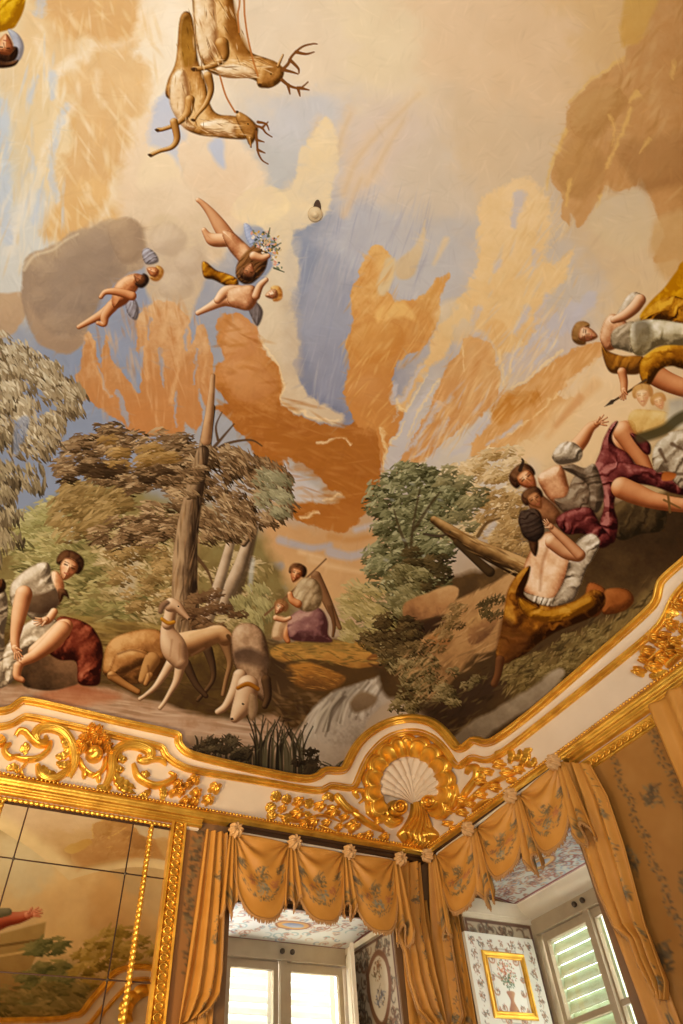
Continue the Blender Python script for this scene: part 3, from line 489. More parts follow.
    for poly, pal, an in (([(178,20),(196,20),(206,90),(200,130),(170,96)],[(96,60,22),(232,200,150),(170,120,60)],80),([(196,0),(232,0),(246,52),(214,66),(198,40)],[(96,60,22),(232,200,150),(150,98,42)],72),([(206,118),(246,120),(246,136),(208,136)],[(120,78,34),(236,206,160)],10),([(216,60),(256,56),(276,66),(256,78),(216,74)],[(120,78,34),(236,206,160)],12)):
        p.brush(poly, 42, pal, 7, .9, an, 16, .5)
    for q in ([(240,-128),(240,-10),(238,14),(239,32)],[(245,-128),(244,-10),(246,26),(252,56),(258,76)],[(220,76),(226,96),(235,112)]): L(q, (176,110,50), .9, .9, .95, .5, 'painted_cord')
    # ---------------- veiled head at the upper left
    S = 'painted_person#veiled'
    B([(-60,-60),(0,-44),(22,-10),(25,4),(18,22),(8,30),(-30,34),(-60,10)], [(150,100,10),(214,164,26),(238,200,80)], 'vol', depth=12, pid=S, fold=(.25,6,50))
    B([(8,30),(18,34),(24,46),(20,60),(8,66),(14,48)], [(130,122,120),(170,170,174),(196,196,196)], 'vol', depth=5, pid=S)
    p.face(6, 47, 13, 100, SKW, HR, S, .4); B([(-6,58),(6,62),(18,60),(14,66),(0,68),(-14,64)], HR, 'vol', depth=4, pid=S)
    # ---------------- cherubs
    S = 'painted_cherub#left'
    WG = [(96,84,78),(150,140,138),(186,182,184)]
    B([(142,252),(148,248),(156,254),(158,262),(146,264)], WG, 'vol', depth=5, pid=S, fold=(.2,3,60))
    B([(126,302),(134,298),(139,310),(136,320),(128,314)], WG, 'vol', depth=5, pid=S, fold=(.2,3,20))
    for q in ([(120,298,6),(106,312,5.5),(92,320,3.6),(79,327,2.4)],[(112,306,5.5),(105,316,4.6),(104,324,3),(98,323,2)]): M(q, SKW, S)
    B([(112,296),(116,284),(126,276),(138,274),(140,284),(134,294),(126,304),(114,308)], SKW, 'vol', depth=9, pid=S)
    M([(132,296,4.6),(118,292,4),(106,292,2.8),(101,297,2.2)], SKW, S)
    p.face(140,279,7.5,40,[(90,50,26),(150,94,54),(190,130,84)],[(40,26,18),(70,46,30)],S)
    p.face(154,272,8,30,SKW,[(150,96,40),(204,150,76),(230,184,110)],S)
    S = 'painted_cherub#upper'
    B([(244,224),(250,226),(256,238),(252,246),(246,238)], [(130,136,156),(170,176,192),(204,204,208)], 'vol', depth=4, pid=S, fold=(.2,3,60))
    for q in ([(228,238,8),(220,226,7),(211,213,4.6),(203,204,3),(198,200,2.2)],[(226,240,7),(214,240,6.6),(208,236,4),(204,230,2.4)]): M(q, SK, S)
    B([(222,232),(232,232),(244,242),(256,254),(258,264),(246,268),(236,258),(228,248)], SK, 'vol', depth=10, pid=S)
    S = 'painted_basket'
    B([(238,262),(248,250),(262,240),(268,248),(266,268),(254,282),(244,284),(236,276)], [(50,30,16),(104,66,34),(146,100,54)], 'vol', depth=8, pid=S, fold=(.25,3,50))
    FL = [(70,76,56),(120,124,96),(196,170,130),(226,206,176),(214,150,120),(150,156,172),(196,150,60)]
    for k in range(150):
        t = p.rng.rand(); x = 258+18*t+p.rng.uniform(-7,7); y = 236+30*t*p.rng.rand()+p.rng.uniform(-6,10)
        p.dab(x, y, p.rng.uniform(1.2,2.6), p.rng.uniform(.8,1.6), p.rng.uniform(0,3), np.array(FL[k % 7])/255., .92, .4, 'painted_flowers')
    for q in ([(272,248),(281,243)],[(274,268),(284,272)],[(268,236),(270,228)]): L(q, (80,84,60), 1, .5, .9, .5, 'painted_flowers')
    S = 'painted_cherub#upper'
    p.face(249,271,8.5,110,[(100,56,30),(170,110,66),(206,150,104)],HR,S); M([(254,256,4.6),(262,258,3.6),(268,256,2.6)], SK, S)
    S = 'painted_cherub#lower'
    B([(202,264),(206,262),(216,270),(228,274),(238,280),(236,290),(226,286),(214,280),(204,277)], YE, 'vol', depth=5, pid=S, fold=(.2,6,60))
    B([(248,306),(256,302),(263,312),(258,326),(252,318)], [(80,66,58),(124,110,102),(150,140,134)], 'vol', depth=5, pid=S, fold=(.2,3,10))
    for q in ([(236,300,8),(224,300,6.5),(210,307,4),(198,313,2.6)],[(238,292,7),(226,292,6),(218,300,4)]): M(q, SK, S)
    B([(228,290),(240,286),(254,286),(258,298),(250,310),(236,308),(228,302)], SK, 'vol', depth=10, pid=S)
    M([(256,296,4.2),(260,286,3.6),(266,280,2.6)], SK, S); p.face(273,294,8,-10,SK,[(160,100,40),(206,150,76),(230,190,120)],S)
    # ---------------- seated woman, far left
    S = 'painted_person#seated'
    B([(-30,606),(-14,592),(4,590),(8,610),(4,640),(10,668),(2,688),(-40,682),(-44,650)], WH, 'vol', depth=12, pid='painted_person#edge', fold=(.25,9,70)); p.face(-5,583,10,70,SK,HR,'painted_person#edge')
    B([(24,662),(40,656),(76,660),(80,672),(78,684),(52,690),(24,686)], [(50,36,22),(92,66,42),(134,98,66)], 'lin', ang=-60, pid='painted_rock#seat', warp=1, tex=.06)
    B([(48,640),(58,618),(72,618),(88,624),(97,634),(103,650),(101,672),(99,684),(88,686),(78,682),(76,662),(60,660),(48,652)], [(44,16,10),(100,42,26),(142,74,48),(168,102,72)], 'vol', depth=14, pid=S, fold=(.28,11,40))
    B([(20,628),(40,616),(56,620),(58,636),(40,650),(26,654),(22,668),(8,684),(2,660),(10,640)], WH, 'vol', depth=10, pid=S, fold=(.25,8,60))
    M([(36,652,8),(52,640,10),(62,629,9),(66,626,7)], SK, S); M([(62,630,9),(48,645,8),(34,656,6),(22,662,4.6),(18,668,4)], SK, S); M([(18,666,4.6),(17,676,4),(22,680,3)], SK, S)
    B([(50,574),(58,572),(64,584),(62,600),(54,606),(46,596)], SK, 'vol', depth=9, pid=S)
    B([(10,588),(18,576),(32,566),(44,562),(50,566),(52,580),(58,594),(57,606),(46,616),(34,620),(22,610),(12,606)], WH, 'vol', depth=12, pid=S, fold=(.22,9,50))
    B([(26,598),(40,594),(54,590),(60,600),(52,612),(38,614),(26,610)], [(110,86,60),(70,50,34)], 'lin', ang=70, feather=1.6, pid=S, tex=.08)
    M([(24,594,8.5),(20,610,8),(17,626,6.5),(15,640,4.8),(16,648,4)], SK, S); p.hand(15,648,70,3.6,SK,S)
    M([(54,612,4),(48,620,4),(42,622,3)], SK, S); p.hand(46,620,170,3.4,SK,S)
    B([(58,590),(66,590),(69,598),(64,596),(60,602)], HR, 'vol', depth=4, pid=S); p.face(68,567,14,-62,SK,HR,S,.3)
    # ---------------- hounds
    HS = [(84,54,30),(150,106,64),(198,156,108),(226,190,144)]; ML = [(44,16,10),(100,42,26),(142,74,48),(168,102,72)]
    HB = [(66,40,18),(128,84,42),(172,122,68),(206,162,106)]; HW = [(96,66,42),(166,128,92),(206,172,134),(232,206,170)]
    S = 'painted_hound#lying'
    B([(103,664),(106,648),(114,638),(130,632),(148,629),(162,632),(170,646),(168,664),(158,678),(136,684),(114,680),(104,674)], HB, 'vol', depth=18, pid=S, tex=.05)
    B([(112,664),(118,652),(134,648),(148,652),(150,662),(136,668),(122,676),(110,676)], HB, 'vol', depth=10, feather=1.4, pid=S, light=(-.3,-.7))
    M([(112,676,5),(124,684,3.8),(138,692,3)], HB, S); M([(152,660,8),(146,672,6),(142,680,3.6)], [(100,64,32),(164,118,66),(196,150,94)], S); M([(150,676,4),(146,684,2.6)], HB, S)
    for q in ([(118,654),(132,650),(147,654)],[(108,676),(124,674),(140,670)],[(148,666),(150,680)]): L(q, (96,60,30), 1, .6, .6, 1)
    S = 'painted_hound#standing'
    DK = [(40,28,18),(76,54,34),(110,80,50)]
    M([(208,650,5),(213,668,3.2),(212,682,2.3),(198,700,2)], DK, S); M([(186,664,5),(196,684,3.4),(206,696,2.4)], DK, S)
    M([(224,638,7.4),(228,652,4.6),(230,664,3),(226,680,2.2),(223,695,2.1)], [(70,46,26),(130,94,58),(170,130,86)], S)
    M([(180,646,13),(192,643,12.4),(206,638,9.8),(218,634,9),(225,638,8)], HS, S, light=(-.3,-.8)); L([(228,636),(234,648),(232,664)], (80,54,30), 2, 1, .9, .6, S)
    M([(172,662,5.5),(163,676,3.8),(155,687,2.6),(146,695,2.1),(140,699,2)], HW, S); M([(181,662,5.8),(177,680,4),(170,693,2.6),(164,703,2.2),(160,708,2.1)], HW, S)
    M([(168,620,5.6),(168,632,7.6),(174,648,12.8),(180,661,8.4)], HW, S); M([(172,606,7),(170,614,6),(168,624,6)], HW, S)
    M([(171,605,7.2),(177,607,5.6),(183,613,3.6),(188.5,618.5,2)], HW, S); B([(158,612),(160,604),(166,600),(170,603),(165,608),(162,614)], [(84,60,42),(150,116,84)], 'vol', depth=3, pid=S)
    p.dab(178.5,606.5,1.2,.9,.4,(.1,.06,.04),1,.5,S); p.dab(189,619,1.5,1.3,0,(.12,.08,.06),1,.5,S)
    M([(162,619,1.8),(168,623,2),(174,622,1.8)], [(130,80,20),(206,150,50)], 'painted_hound#standing')
    for q in ([(190,636),(206,630),(222,630)],): L(q, (206,168,116), 1.6, 1, .5, 1)
    for q in ([(172,640),(170,656)],[(180,644),(179,660)],[(192,655),(204,648)]): L(q, (140,104,70), .9, .6, .5, 1)
    S = 'painted_hound#drinking'
    B([(232,650),(232,634),(240,624),(254,624),(264,634),(269,654),(268,676),(270,694),(264,702),(250,690),(240,676),(234,664)], [(70,50,32),(136,104,74),(182,148,112),(214,186,150)], 'vol', depth=14, pid=S)
    B([(234,652),(250,648),(268,658),(266,668),(248,664),(236,662)], [(70,50,36),(104,80,58)], feather=2.6, alpha=.8, pid=S)
    M([(240,676,7),(234,692,5.5),(226,706,4),(218,712,3)], HW, S); M([(266,680,5),(268,696,3.8),(265,706,3)], DK, S)
    M([(248,686,11),(245,700,11),(240,710,8.5),(235,718,5)], HW, S); M([(238,688,2),(248,684,2.4),(258,689,2)], [(110,64,16),(176,116,40)], S)
    B([(250,694),(256,696),(258,708),(254,720),(249,718),(248,706)], [(110,84,58),(176,144,106)], 'vol', depth=4, pid=S); p.dab(243,704,1.8,1.3,.4,(.1,.06,.04),1,.5,S); p.dab(232,719,2,1.6,0,(.14,.1,.08),1,.5,S)
    # ---------------- hunter couple in the middle distance
    S = 'painted_person#hunter'
    PU = [(76,44,40),(124,82,76),(158,116,104),(186,146,126)]
    M([(316,576,5),(324,594,5),(332,612,4),(340,628,2)], [(80,52,30),(130,92,58),(160,122,84)], 'painted_bag'); M([(330,606,2.5),(334,624,2),(333,636,1.4)], [(80,52,30),(130,92,58)], 'painted_bag')
    L([(265,615),(296,588),(326,559)], (120,86,56), 1.2, .8, 1, .5, 'painted_spear')
    M([(290,622,5),(286,634,4),(288,641,2.6)], SKW, S)
    B([(288,620),(296,612),(310,606),(322,610),(328,622),(328,634),(332,642),(310,642),(292,640),(288,632)], PU, 'vol', depth=12, pid=S, fold=(.2,8,70))
    B([(292,600),(296,586),(304,578),(316,580),(322,592),(320,606),(308,612),(298,608)], [(96,74,46),(168,142,104),(208,186,146)], 'vol', depth=10, pid=S, fold=(.15,7,40))
    M([(298,604,4),(292,600,3.4),(290,594,2.6)], SKW, S); p.face(297,574,9,-72,SKW,HR,S,-.5)
    S = 'painted_person#child'
    B([(272,638),(274,624),(280,616),(288,620),(284,630),(282,640)], [(150,110,74),(200,164,120),(220,190,150)], 'vol', depth=7, pid=S); M([(276,618,3),(284,620,2.6),(290,618,2)], SK, S); p.face(280,608,7.5,-60,SK,[(120,80,46),(160,112,66)],S,-.3)
    # ---------------- group on the right
    B([(588,530),(620,500),(670,500),(700,510),(690,560),(650,580),(620,600),(590,600),(570,580)], [(50,36,20),(70,50,28),(96,72,40)], feather=4, warp=3)
    S = 'painted_person#pointing'
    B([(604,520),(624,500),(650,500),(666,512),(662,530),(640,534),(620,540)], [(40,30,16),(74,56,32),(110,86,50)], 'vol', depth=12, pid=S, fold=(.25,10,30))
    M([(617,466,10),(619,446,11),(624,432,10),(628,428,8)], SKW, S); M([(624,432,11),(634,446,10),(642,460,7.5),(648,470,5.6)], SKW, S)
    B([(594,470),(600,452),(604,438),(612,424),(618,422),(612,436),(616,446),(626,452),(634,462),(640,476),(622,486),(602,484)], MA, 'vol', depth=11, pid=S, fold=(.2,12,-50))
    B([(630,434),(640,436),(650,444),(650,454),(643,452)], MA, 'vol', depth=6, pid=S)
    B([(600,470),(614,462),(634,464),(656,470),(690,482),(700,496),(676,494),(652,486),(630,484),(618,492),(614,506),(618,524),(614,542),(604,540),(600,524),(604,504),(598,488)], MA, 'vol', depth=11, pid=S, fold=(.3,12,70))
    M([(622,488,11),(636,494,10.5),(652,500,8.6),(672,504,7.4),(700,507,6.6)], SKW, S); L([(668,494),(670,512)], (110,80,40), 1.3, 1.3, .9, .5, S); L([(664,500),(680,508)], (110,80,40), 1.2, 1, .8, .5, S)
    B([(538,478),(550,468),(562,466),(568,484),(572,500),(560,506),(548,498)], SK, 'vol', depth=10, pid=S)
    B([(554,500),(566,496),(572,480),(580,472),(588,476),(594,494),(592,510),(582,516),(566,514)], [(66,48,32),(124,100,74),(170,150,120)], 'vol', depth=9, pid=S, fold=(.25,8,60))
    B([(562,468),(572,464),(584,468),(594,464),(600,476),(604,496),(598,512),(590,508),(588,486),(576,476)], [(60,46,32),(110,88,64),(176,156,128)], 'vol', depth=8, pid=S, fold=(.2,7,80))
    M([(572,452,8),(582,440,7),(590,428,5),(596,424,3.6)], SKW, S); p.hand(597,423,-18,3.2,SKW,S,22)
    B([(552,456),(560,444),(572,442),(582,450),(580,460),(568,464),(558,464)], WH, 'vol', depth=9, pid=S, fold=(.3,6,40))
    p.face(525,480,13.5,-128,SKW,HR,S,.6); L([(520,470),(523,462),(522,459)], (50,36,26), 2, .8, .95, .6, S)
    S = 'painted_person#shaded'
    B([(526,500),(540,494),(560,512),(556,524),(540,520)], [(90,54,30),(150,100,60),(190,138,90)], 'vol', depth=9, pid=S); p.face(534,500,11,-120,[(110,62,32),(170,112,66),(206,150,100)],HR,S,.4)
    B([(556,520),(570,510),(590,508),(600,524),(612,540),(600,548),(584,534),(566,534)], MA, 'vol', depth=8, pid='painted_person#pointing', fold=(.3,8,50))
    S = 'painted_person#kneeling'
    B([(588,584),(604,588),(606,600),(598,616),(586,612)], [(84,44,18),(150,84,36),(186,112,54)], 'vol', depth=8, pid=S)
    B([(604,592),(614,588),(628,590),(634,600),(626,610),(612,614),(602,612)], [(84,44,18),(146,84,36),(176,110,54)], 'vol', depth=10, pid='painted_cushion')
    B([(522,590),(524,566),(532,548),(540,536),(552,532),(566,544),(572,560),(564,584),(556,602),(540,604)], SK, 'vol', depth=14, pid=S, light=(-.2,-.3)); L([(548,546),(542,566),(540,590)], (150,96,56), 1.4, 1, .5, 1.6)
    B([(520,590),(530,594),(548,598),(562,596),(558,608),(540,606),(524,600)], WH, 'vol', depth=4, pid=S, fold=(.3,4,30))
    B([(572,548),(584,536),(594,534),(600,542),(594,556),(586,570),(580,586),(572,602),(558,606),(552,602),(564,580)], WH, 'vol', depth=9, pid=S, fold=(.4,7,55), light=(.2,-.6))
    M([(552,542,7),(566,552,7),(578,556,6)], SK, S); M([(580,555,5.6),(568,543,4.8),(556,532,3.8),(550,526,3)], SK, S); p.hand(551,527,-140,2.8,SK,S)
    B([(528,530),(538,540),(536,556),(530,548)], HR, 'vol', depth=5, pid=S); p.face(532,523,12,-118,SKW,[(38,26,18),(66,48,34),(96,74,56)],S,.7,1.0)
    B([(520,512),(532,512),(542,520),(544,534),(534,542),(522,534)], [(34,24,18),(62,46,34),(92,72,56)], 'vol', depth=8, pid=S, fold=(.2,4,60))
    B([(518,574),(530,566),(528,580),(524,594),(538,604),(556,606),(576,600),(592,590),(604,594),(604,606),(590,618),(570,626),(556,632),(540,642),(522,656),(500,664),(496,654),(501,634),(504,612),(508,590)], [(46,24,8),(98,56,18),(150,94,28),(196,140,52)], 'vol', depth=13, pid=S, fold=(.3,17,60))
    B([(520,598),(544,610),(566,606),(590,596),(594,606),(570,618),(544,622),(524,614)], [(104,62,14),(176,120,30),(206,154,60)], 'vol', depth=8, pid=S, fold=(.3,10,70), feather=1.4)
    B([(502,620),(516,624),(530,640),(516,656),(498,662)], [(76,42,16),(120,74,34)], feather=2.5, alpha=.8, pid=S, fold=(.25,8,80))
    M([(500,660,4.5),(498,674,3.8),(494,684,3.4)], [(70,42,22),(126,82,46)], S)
    # ---------------- flying woman with the spear, cherub heads, white birds
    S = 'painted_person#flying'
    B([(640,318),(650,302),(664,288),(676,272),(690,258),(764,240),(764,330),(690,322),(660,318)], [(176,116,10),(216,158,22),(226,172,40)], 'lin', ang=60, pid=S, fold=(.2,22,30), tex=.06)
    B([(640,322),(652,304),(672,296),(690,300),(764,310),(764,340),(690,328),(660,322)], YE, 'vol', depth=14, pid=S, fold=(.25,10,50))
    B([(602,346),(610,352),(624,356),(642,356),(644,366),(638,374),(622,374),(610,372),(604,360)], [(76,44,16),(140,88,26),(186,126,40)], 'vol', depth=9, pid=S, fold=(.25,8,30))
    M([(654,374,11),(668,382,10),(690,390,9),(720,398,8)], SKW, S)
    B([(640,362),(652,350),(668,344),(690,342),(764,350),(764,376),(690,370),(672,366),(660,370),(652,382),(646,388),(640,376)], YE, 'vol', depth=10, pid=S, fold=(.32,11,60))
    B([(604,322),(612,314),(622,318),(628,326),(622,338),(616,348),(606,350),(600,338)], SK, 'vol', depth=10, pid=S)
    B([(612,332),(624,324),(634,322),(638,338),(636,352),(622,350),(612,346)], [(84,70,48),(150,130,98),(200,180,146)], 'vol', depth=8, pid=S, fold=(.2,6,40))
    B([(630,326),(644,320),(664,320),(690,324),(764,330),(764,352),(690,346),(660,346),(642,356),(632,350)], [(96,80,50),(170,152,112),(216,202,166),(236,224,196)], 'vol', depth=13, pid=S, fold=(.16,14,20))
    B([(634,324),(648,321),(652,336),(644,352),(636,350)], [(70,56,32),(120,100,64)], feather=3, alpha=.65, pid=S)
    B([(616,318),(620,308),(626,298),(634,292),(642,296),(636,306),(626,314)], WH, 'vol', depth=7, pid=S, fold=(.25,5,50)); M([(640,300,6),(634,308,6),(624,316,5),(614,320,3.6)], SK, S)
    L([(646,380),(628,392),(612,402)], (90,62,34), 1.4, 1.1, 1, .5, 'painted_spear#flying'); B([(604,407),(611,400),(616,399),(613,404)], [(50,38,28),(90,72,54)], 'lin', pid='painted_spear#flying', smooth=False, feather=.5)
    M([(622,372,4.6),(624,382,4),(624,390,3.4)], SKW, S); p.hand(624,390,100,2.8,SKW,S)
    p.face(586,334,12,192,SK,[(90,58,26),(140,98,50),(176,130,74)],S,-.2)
    S = 'painted_cherub#pair'
    B([(628,420),(634,410),(650,410),(666,412),(676,420),(668,430),(650,436),(636,434)], [(180,130,60),(214,172,96),(228,196,130)], 'vol', depth=9, pid=S, alpha=.85, fold=(.15,8,30))
    p.face(659,402,8,-110,[(196,140,90),(222,176,124),(236,198,148)],[(180,128,70),(204,156,92)],S); p.face(643,396,10.5,-96,[(200,146,96),(228,184,132),(240,208,160)],[(176,124,66),(206,158,92)],S,-.3)
    B([(668,410),(680,398),(764,396),(764,420),(676,428)], [(170,158,134),(206,192,160)], feather=3, warp=2)
    L([(640,438),(664,430),(690,414),(764,400)], (74,64,36), 5, 6, .9, 2, 'painted_branch')
    S = 'painted_bird'
    B([(652,458),(656,444),(666,436),(680,430),(764,424),(764,500),(690,490),(676,484),(666,472),(656,472)], [(96,76,54),(176,156,124),(220,206,176)], 'vol', depth=12, pid=S, fold=(.3,9,40))
    for q in ([(660,450),(666,462)],[(672,444),(684,450)],[(668,474),(690,474)]): L(q, (90,66,44), 2, 1, .8, 1)
    B([(664,472),(676,474),(672,480),(662,480)], [(150,80,30),(190,110,50)], pid=S)
    # the sky pales towards the middle of the ceiling and the far side
    k = np.clip(np.maximum((-34-p.gy)/70, np.where(p.gy < 230, (p.gx-715)/45, 0)), 0, 1)[..., None]; k = k*k*(3-2*k)
    p.img[:] = p.img*(1-k)+np.array((244,212,158), np.float32)/255*k
    p.finish()
# ---------------------------------------------------------------- vault geometry
def gprof(d):
    t = 1-np.clip(d/VD, 0, 1); return VR*np.sqrt(np.clip(1-t*t, 0, 1))
def vd(x, y):
    e = 1e-9; s = 0
    for q in (YA-y, XB-x, y-YO, x-XO): s = s+np.clip(q, e, None)**-2.0
    return s**-.5
def vz(x, y): return ZC+gprof(vd(x, y))
def vnorm(P):
    """normal pointing into the room; implicit surface  d = inverse profile(z)"""
    e = 2e-3; x, y, z = P[..., 0], P[..., 1], P[..., 2]
    x = np.clip(x, XO+2*e, XB-2*e); y = np.clip(y, YO+2*e, YA-2*e)
    def h(x, y, z):
        q = np.clip((z-ZC)/VR, 0, .9999); di = VD*(1-np.sqrt(1-q*q)); return vd(x, y)-di
    z = np.clip(z, ZC+.01, ZC+VR-.004)
    n = np.stack([h(x+e, y, z)-h(x-e, y, z), h(x, y+e, z)-h(x, y-e, z), h(x, y, z+e)-h(x, y, z-e)], -1)
    n[..., 2] = np.where(P[..., 2] < ZC+.02, np.minimum(n[..., 2], 0)*.2, n[..., 2])
    return n/np.maximum(1e-9, np.linalg.norm(n, axis=-1, keepdims=True))
MIR = YA-.03
def rays(px, mirror=False):
    px = np.asarray(px, float); d = _f*F+CRt*(px[..., :1]-PX)-CUp*(px[..., 1:2]-PY)
    d = d/np.linalg.norm(d, axis=-1, keepdims=True); o = CAM.copy()
    if mirror: d = d*np.array([1, -1, 1]); o = np.array([CAM[0], 2*MIR-CAM[1], CAM[2]])
    return o, d
def hit(px, mirror=False):
    """point of wall or vault that the line through a picture point meets, with its normal"""
    o, d = rays(px, mirror); e = 1e-12
    tx = np.where(d[..., 0] > 0, (XB-o[0])/np.where(abs(d[..., 0]) < e, e, d[..., 0]), (XO-o[0])/np.where(abs(d[..., 0]) < e, -e, d[..., 0]))
    if mirror: ty = (YO-o[1])/np.where(d[..., 1] > -e, -e, d[..., 1])
    else: ty = np.where(d[..., 1] > 0, (YA-o[1])/np.where(abs(d[..., 1]) < e, e, d[..., 1]), (YO-o[1])/np.where(abs(d[..., 1]) < e, -e, d[..., 1]))
    t1 = np.minimum(np.minimum(tx, ty), 40); t0 = np.full_like(t1, (2*(MIR-CAM[1])) if mirror else .2) if not mirror else (MIR-o[1])/np.minimum(d[..., 1], -e)
    top = t1.copy()
    for _ in range(34):
        m = (t0+t1)/2; P = o+d*m[..., None]; up = P[..., 2] > vz(P[..., 0], P[..., 1])
        t1 = np.where(up, m, t1); t0 = np.where(up, t0, m)
    t = np.where(t1 >= top-1e-6, top, t1)
    P = o+d*t[..., None]; return P, vnorm(P)
# ---------------------------------------------------------------- object helpers
def tag(o, label=None, cat=None, group=None, kind=None):
    for k, v in (('label', label), ('category', cat), ('group', group), ('kind', kind)):
        if v: o[k] = v
    return o
def empty(name, loc, label=None, cat=None, group=None, kind=None):
    o = bpy.data.objects.new(name, None); COL.objects.link(o); o.location = loc; o.empty_display_size = .1
    bpy.context.view_layer.update(); return tag(o, label, cat, group, kind)
def wloc(o):
    v = np.zeros(3)
    while o is not None: v += np.array(o.location); o = o.parent
    return v
def mk(name, V, Fc, mat, parent=None, smooth=True, col=None):
    V = np.asarray(V, float); loc = np.zeros(3)
    if parent is not None: loc = wloc(parent)
    me = bpy.data.meshes.new(name)
    if isinstance(Fc, np.ndarray):
        n = len(Fc); k = Fc.shape[1]; me.vertices.add(len(V)); me.vertices.foreach_set('co', (V-loc).astype(np.float32).ravel())
        me.loops.add(n*k); me.loops.foreach_set('vertex_index', Fc.astype(np.int32).ravel())
        me.polygons.add(n); me.polygons.foreach_set('loop_start', np.arange(0, n*k, k, dtype=np.int32)); me.update(calc_edges=True)
    else: me.from_pydata((V-loc).tolist(), [], Fc)
    if smooth: me.polygons.foreach_set('use_smooth', np.ones(len(me.polygons), bool))
    if col is not None:
        a = me.color_attributes.new('Paint', 'FLOAT_COLOR', 'POINT'); c = np.ones((len(V), 4), np.float32); c[:, :3] = col
        a.data.foreach_set('color', c.ravel())
    me.materials.append(mat); o = bpy.data.objects.new(name, me); COL.objects.link(o)
    if parent is not None: o.parent = parent
    return o
class MB:
    def __init__(s): s.v = []; s.f = []
    def add(s, V, Fc):
        b = len(s.v); s.v += [tuple(q) for q in np.asarray(V, float).reshape(-1, 3)]; s.f += [tuple(int(i)+b for i in q) for q in Fc]
    def box(s, a, b):
        (x0, y0, z0), (x1, y1, z1) = np.minimum(a, b), np.maximum(a, b)
        s.add([(x0,y0,z0),(x1,y0,z0),(x1,y1,z0),(x0,y1,z0),(x0,y0,z1),(x1,y0,z1),(x1,y1,z1),(x0,y1,z1)], [(0,3,2,1),(4,5,6,7),(0,1,5,4),(1,2,6,5),(2,3,7,6),(3,0,4,7)])
    def grid(s, P, closed_v=False):
        n, m = P.shape[:2]; s.add(P.reshape(-1, 3), gridf(n, m, closed_v))
    def tube(s, path, r, k=8):
        p = np.asarray(path, float); n = len(p); r = np.broadcast_to(r, (n,)); T = np.gradient(p, axis=0); T /= np.linalg.norm(T, axis=1, keepdims=True)+1e-12
        ref = np.array([.31, .42, .85]); A = np.cross(T, ref); A /= np.linalg.norm(A, axis=1, keepdims=True); Bn = np.cross(T, A)
        th = np.arange(k)*2*math.pi/k
        P = p[:, None]+(A[:, None]*np.cos(th)[None, :, None]+Bn[:, None]*np.sin(th)[None, :, None])*r[:, None, None]
        b = len(s.v); s.grid(P, True); s.f.append(tuple(range(b, b+k))); s.f.append(tuple(range(b+(n-1)*k, b+n*k)))
    def ball(s, c, r, n=6, m=10, sq=(1, 1, 1)):
        th = np.linspace(.02, math.pi-.02, n); ph = np.arange(m)*2*math.pi/m
        P = np.stack([np.sin(th)[:, None]*np.cos(ph)*sq[0], np.sin(th)[:, None]*np.sin(ph)*sq[1], np.cos(th)[:, None]*np.ones(m)*sq[2]], -1)*r+np.array(c); s.grid(P, True)
    def build(s, name, mat, parent=None, smooth=True): return mk(name, s.v, s.f, mat, parent, smooth)
def gridf(n, m, closed=False):
    out = []
    for i in range(n-1):
        for j in range(m if closed else m-1):
            k = (j+1) % m; out.append((i*m+j, i*m+k, (i+1)*m+k, (i+1)*m+j))
    return out
def nmat(name, col, rough=.6, metal=0., noise=.0, nscale=8., bump=0., bscale=40., attr=False, spec=.5, col2=None):
    m = bpy.data.materials.new(name); m.use_nodes = True; nt = m.node_tree; b = nt.nodes['Principled BSDF']
    b.inputs['Roughness'].default_value = rough; b.inputs['Metallic'].default_value = metal; b.inputs['Specular IOR Level'].default_value = spec
    tc = nt.nodes.new('ShaderNodeTexCoord')
    if attr:
        a = nt.nodes.new('ShaderNodeAttribute'); a.attribute_name = 'Paint'; src = a.outputs['Color']
    else:
        a = nt.nodes.new('ShaderNodeRGB'); a.outputs[0].default_value = (*col, 1); src = a.outputs[0]
    if noise:
        n = nt.nodes.new('ShaderNodeTexNoise'); n.inputs['Scale'].default_value = nscale; n.inputs['Detail'].default_value = 5
        nt.links.new(tc.outputs['Object'], n.inputs['Vector'])
        x = nt.nodes.new('ShaderNodeMix'); x.data_type = 'RGBA'; x.blend_type = 'MIX'
        r = nt.nodes.new('ShaderNodeMapRange'); r.inputs[1].default_value = .35; r.inputs[2].default_value = .65; r.inputs[3].default_value = 0; r.inputs[4].default_value = noise
        nt.links.new(n.outputs['Fac'], r.inputs[0]); nt.links.new(r.outputs[0], x.inputs['Factor'])
        nt.links.new(src, x.inputs[6])
        if attr:
            mm = nt.nodes.new('ShaderNodeMix'); mm.data_type = 'RGBA'; mm.blend_type = 'MULTIPLY'; mm.inputs['Factor'].default_value = 1
            nt.links.new(src, mm.inputs[6]); mm.inputs[7].default_value = (*(col2 or (.8, .76, .7)), 1); nt.links.new(mm.outputs[2], x.inputs[7])
        else: x.inputs[7].default_value = (*(col2 or tuple(c*.6 for c in col)), 1)
        src = x.outputs[2]
    nt.links.new(src, b.inputs['Base Color'])
    if bump:
        n2 = nt.nodes.new('ShaderNodeTexNoise'); n2.inputs['Scale'].default_value = bscale; n2.inputs['Detail'].default_value = 4
        nt.links.new(tc.outputs['Object'], n2.inputs['Vector']); bp = nt.nodes.new('ShaderNodeBump'); bp.inputs['Strength'].default_value = bump; bp.inputs['Distance'].default_value = .02
        nt.links.new(n2.outputs['Fac'], bp.inputs['Height']); nt.links.new(bp.outputs[0], b.inputs['Normal'])
    return m
def lin(c): c = np.clip(c, 0, 1); return np.where(c <= .04045, c/12.92, ((c+.055)/1.055)**2.4)
def rgb(r, g, b): return tuple(float(q) for q in lin(np.array([r, g, b])/255.))
M = {}
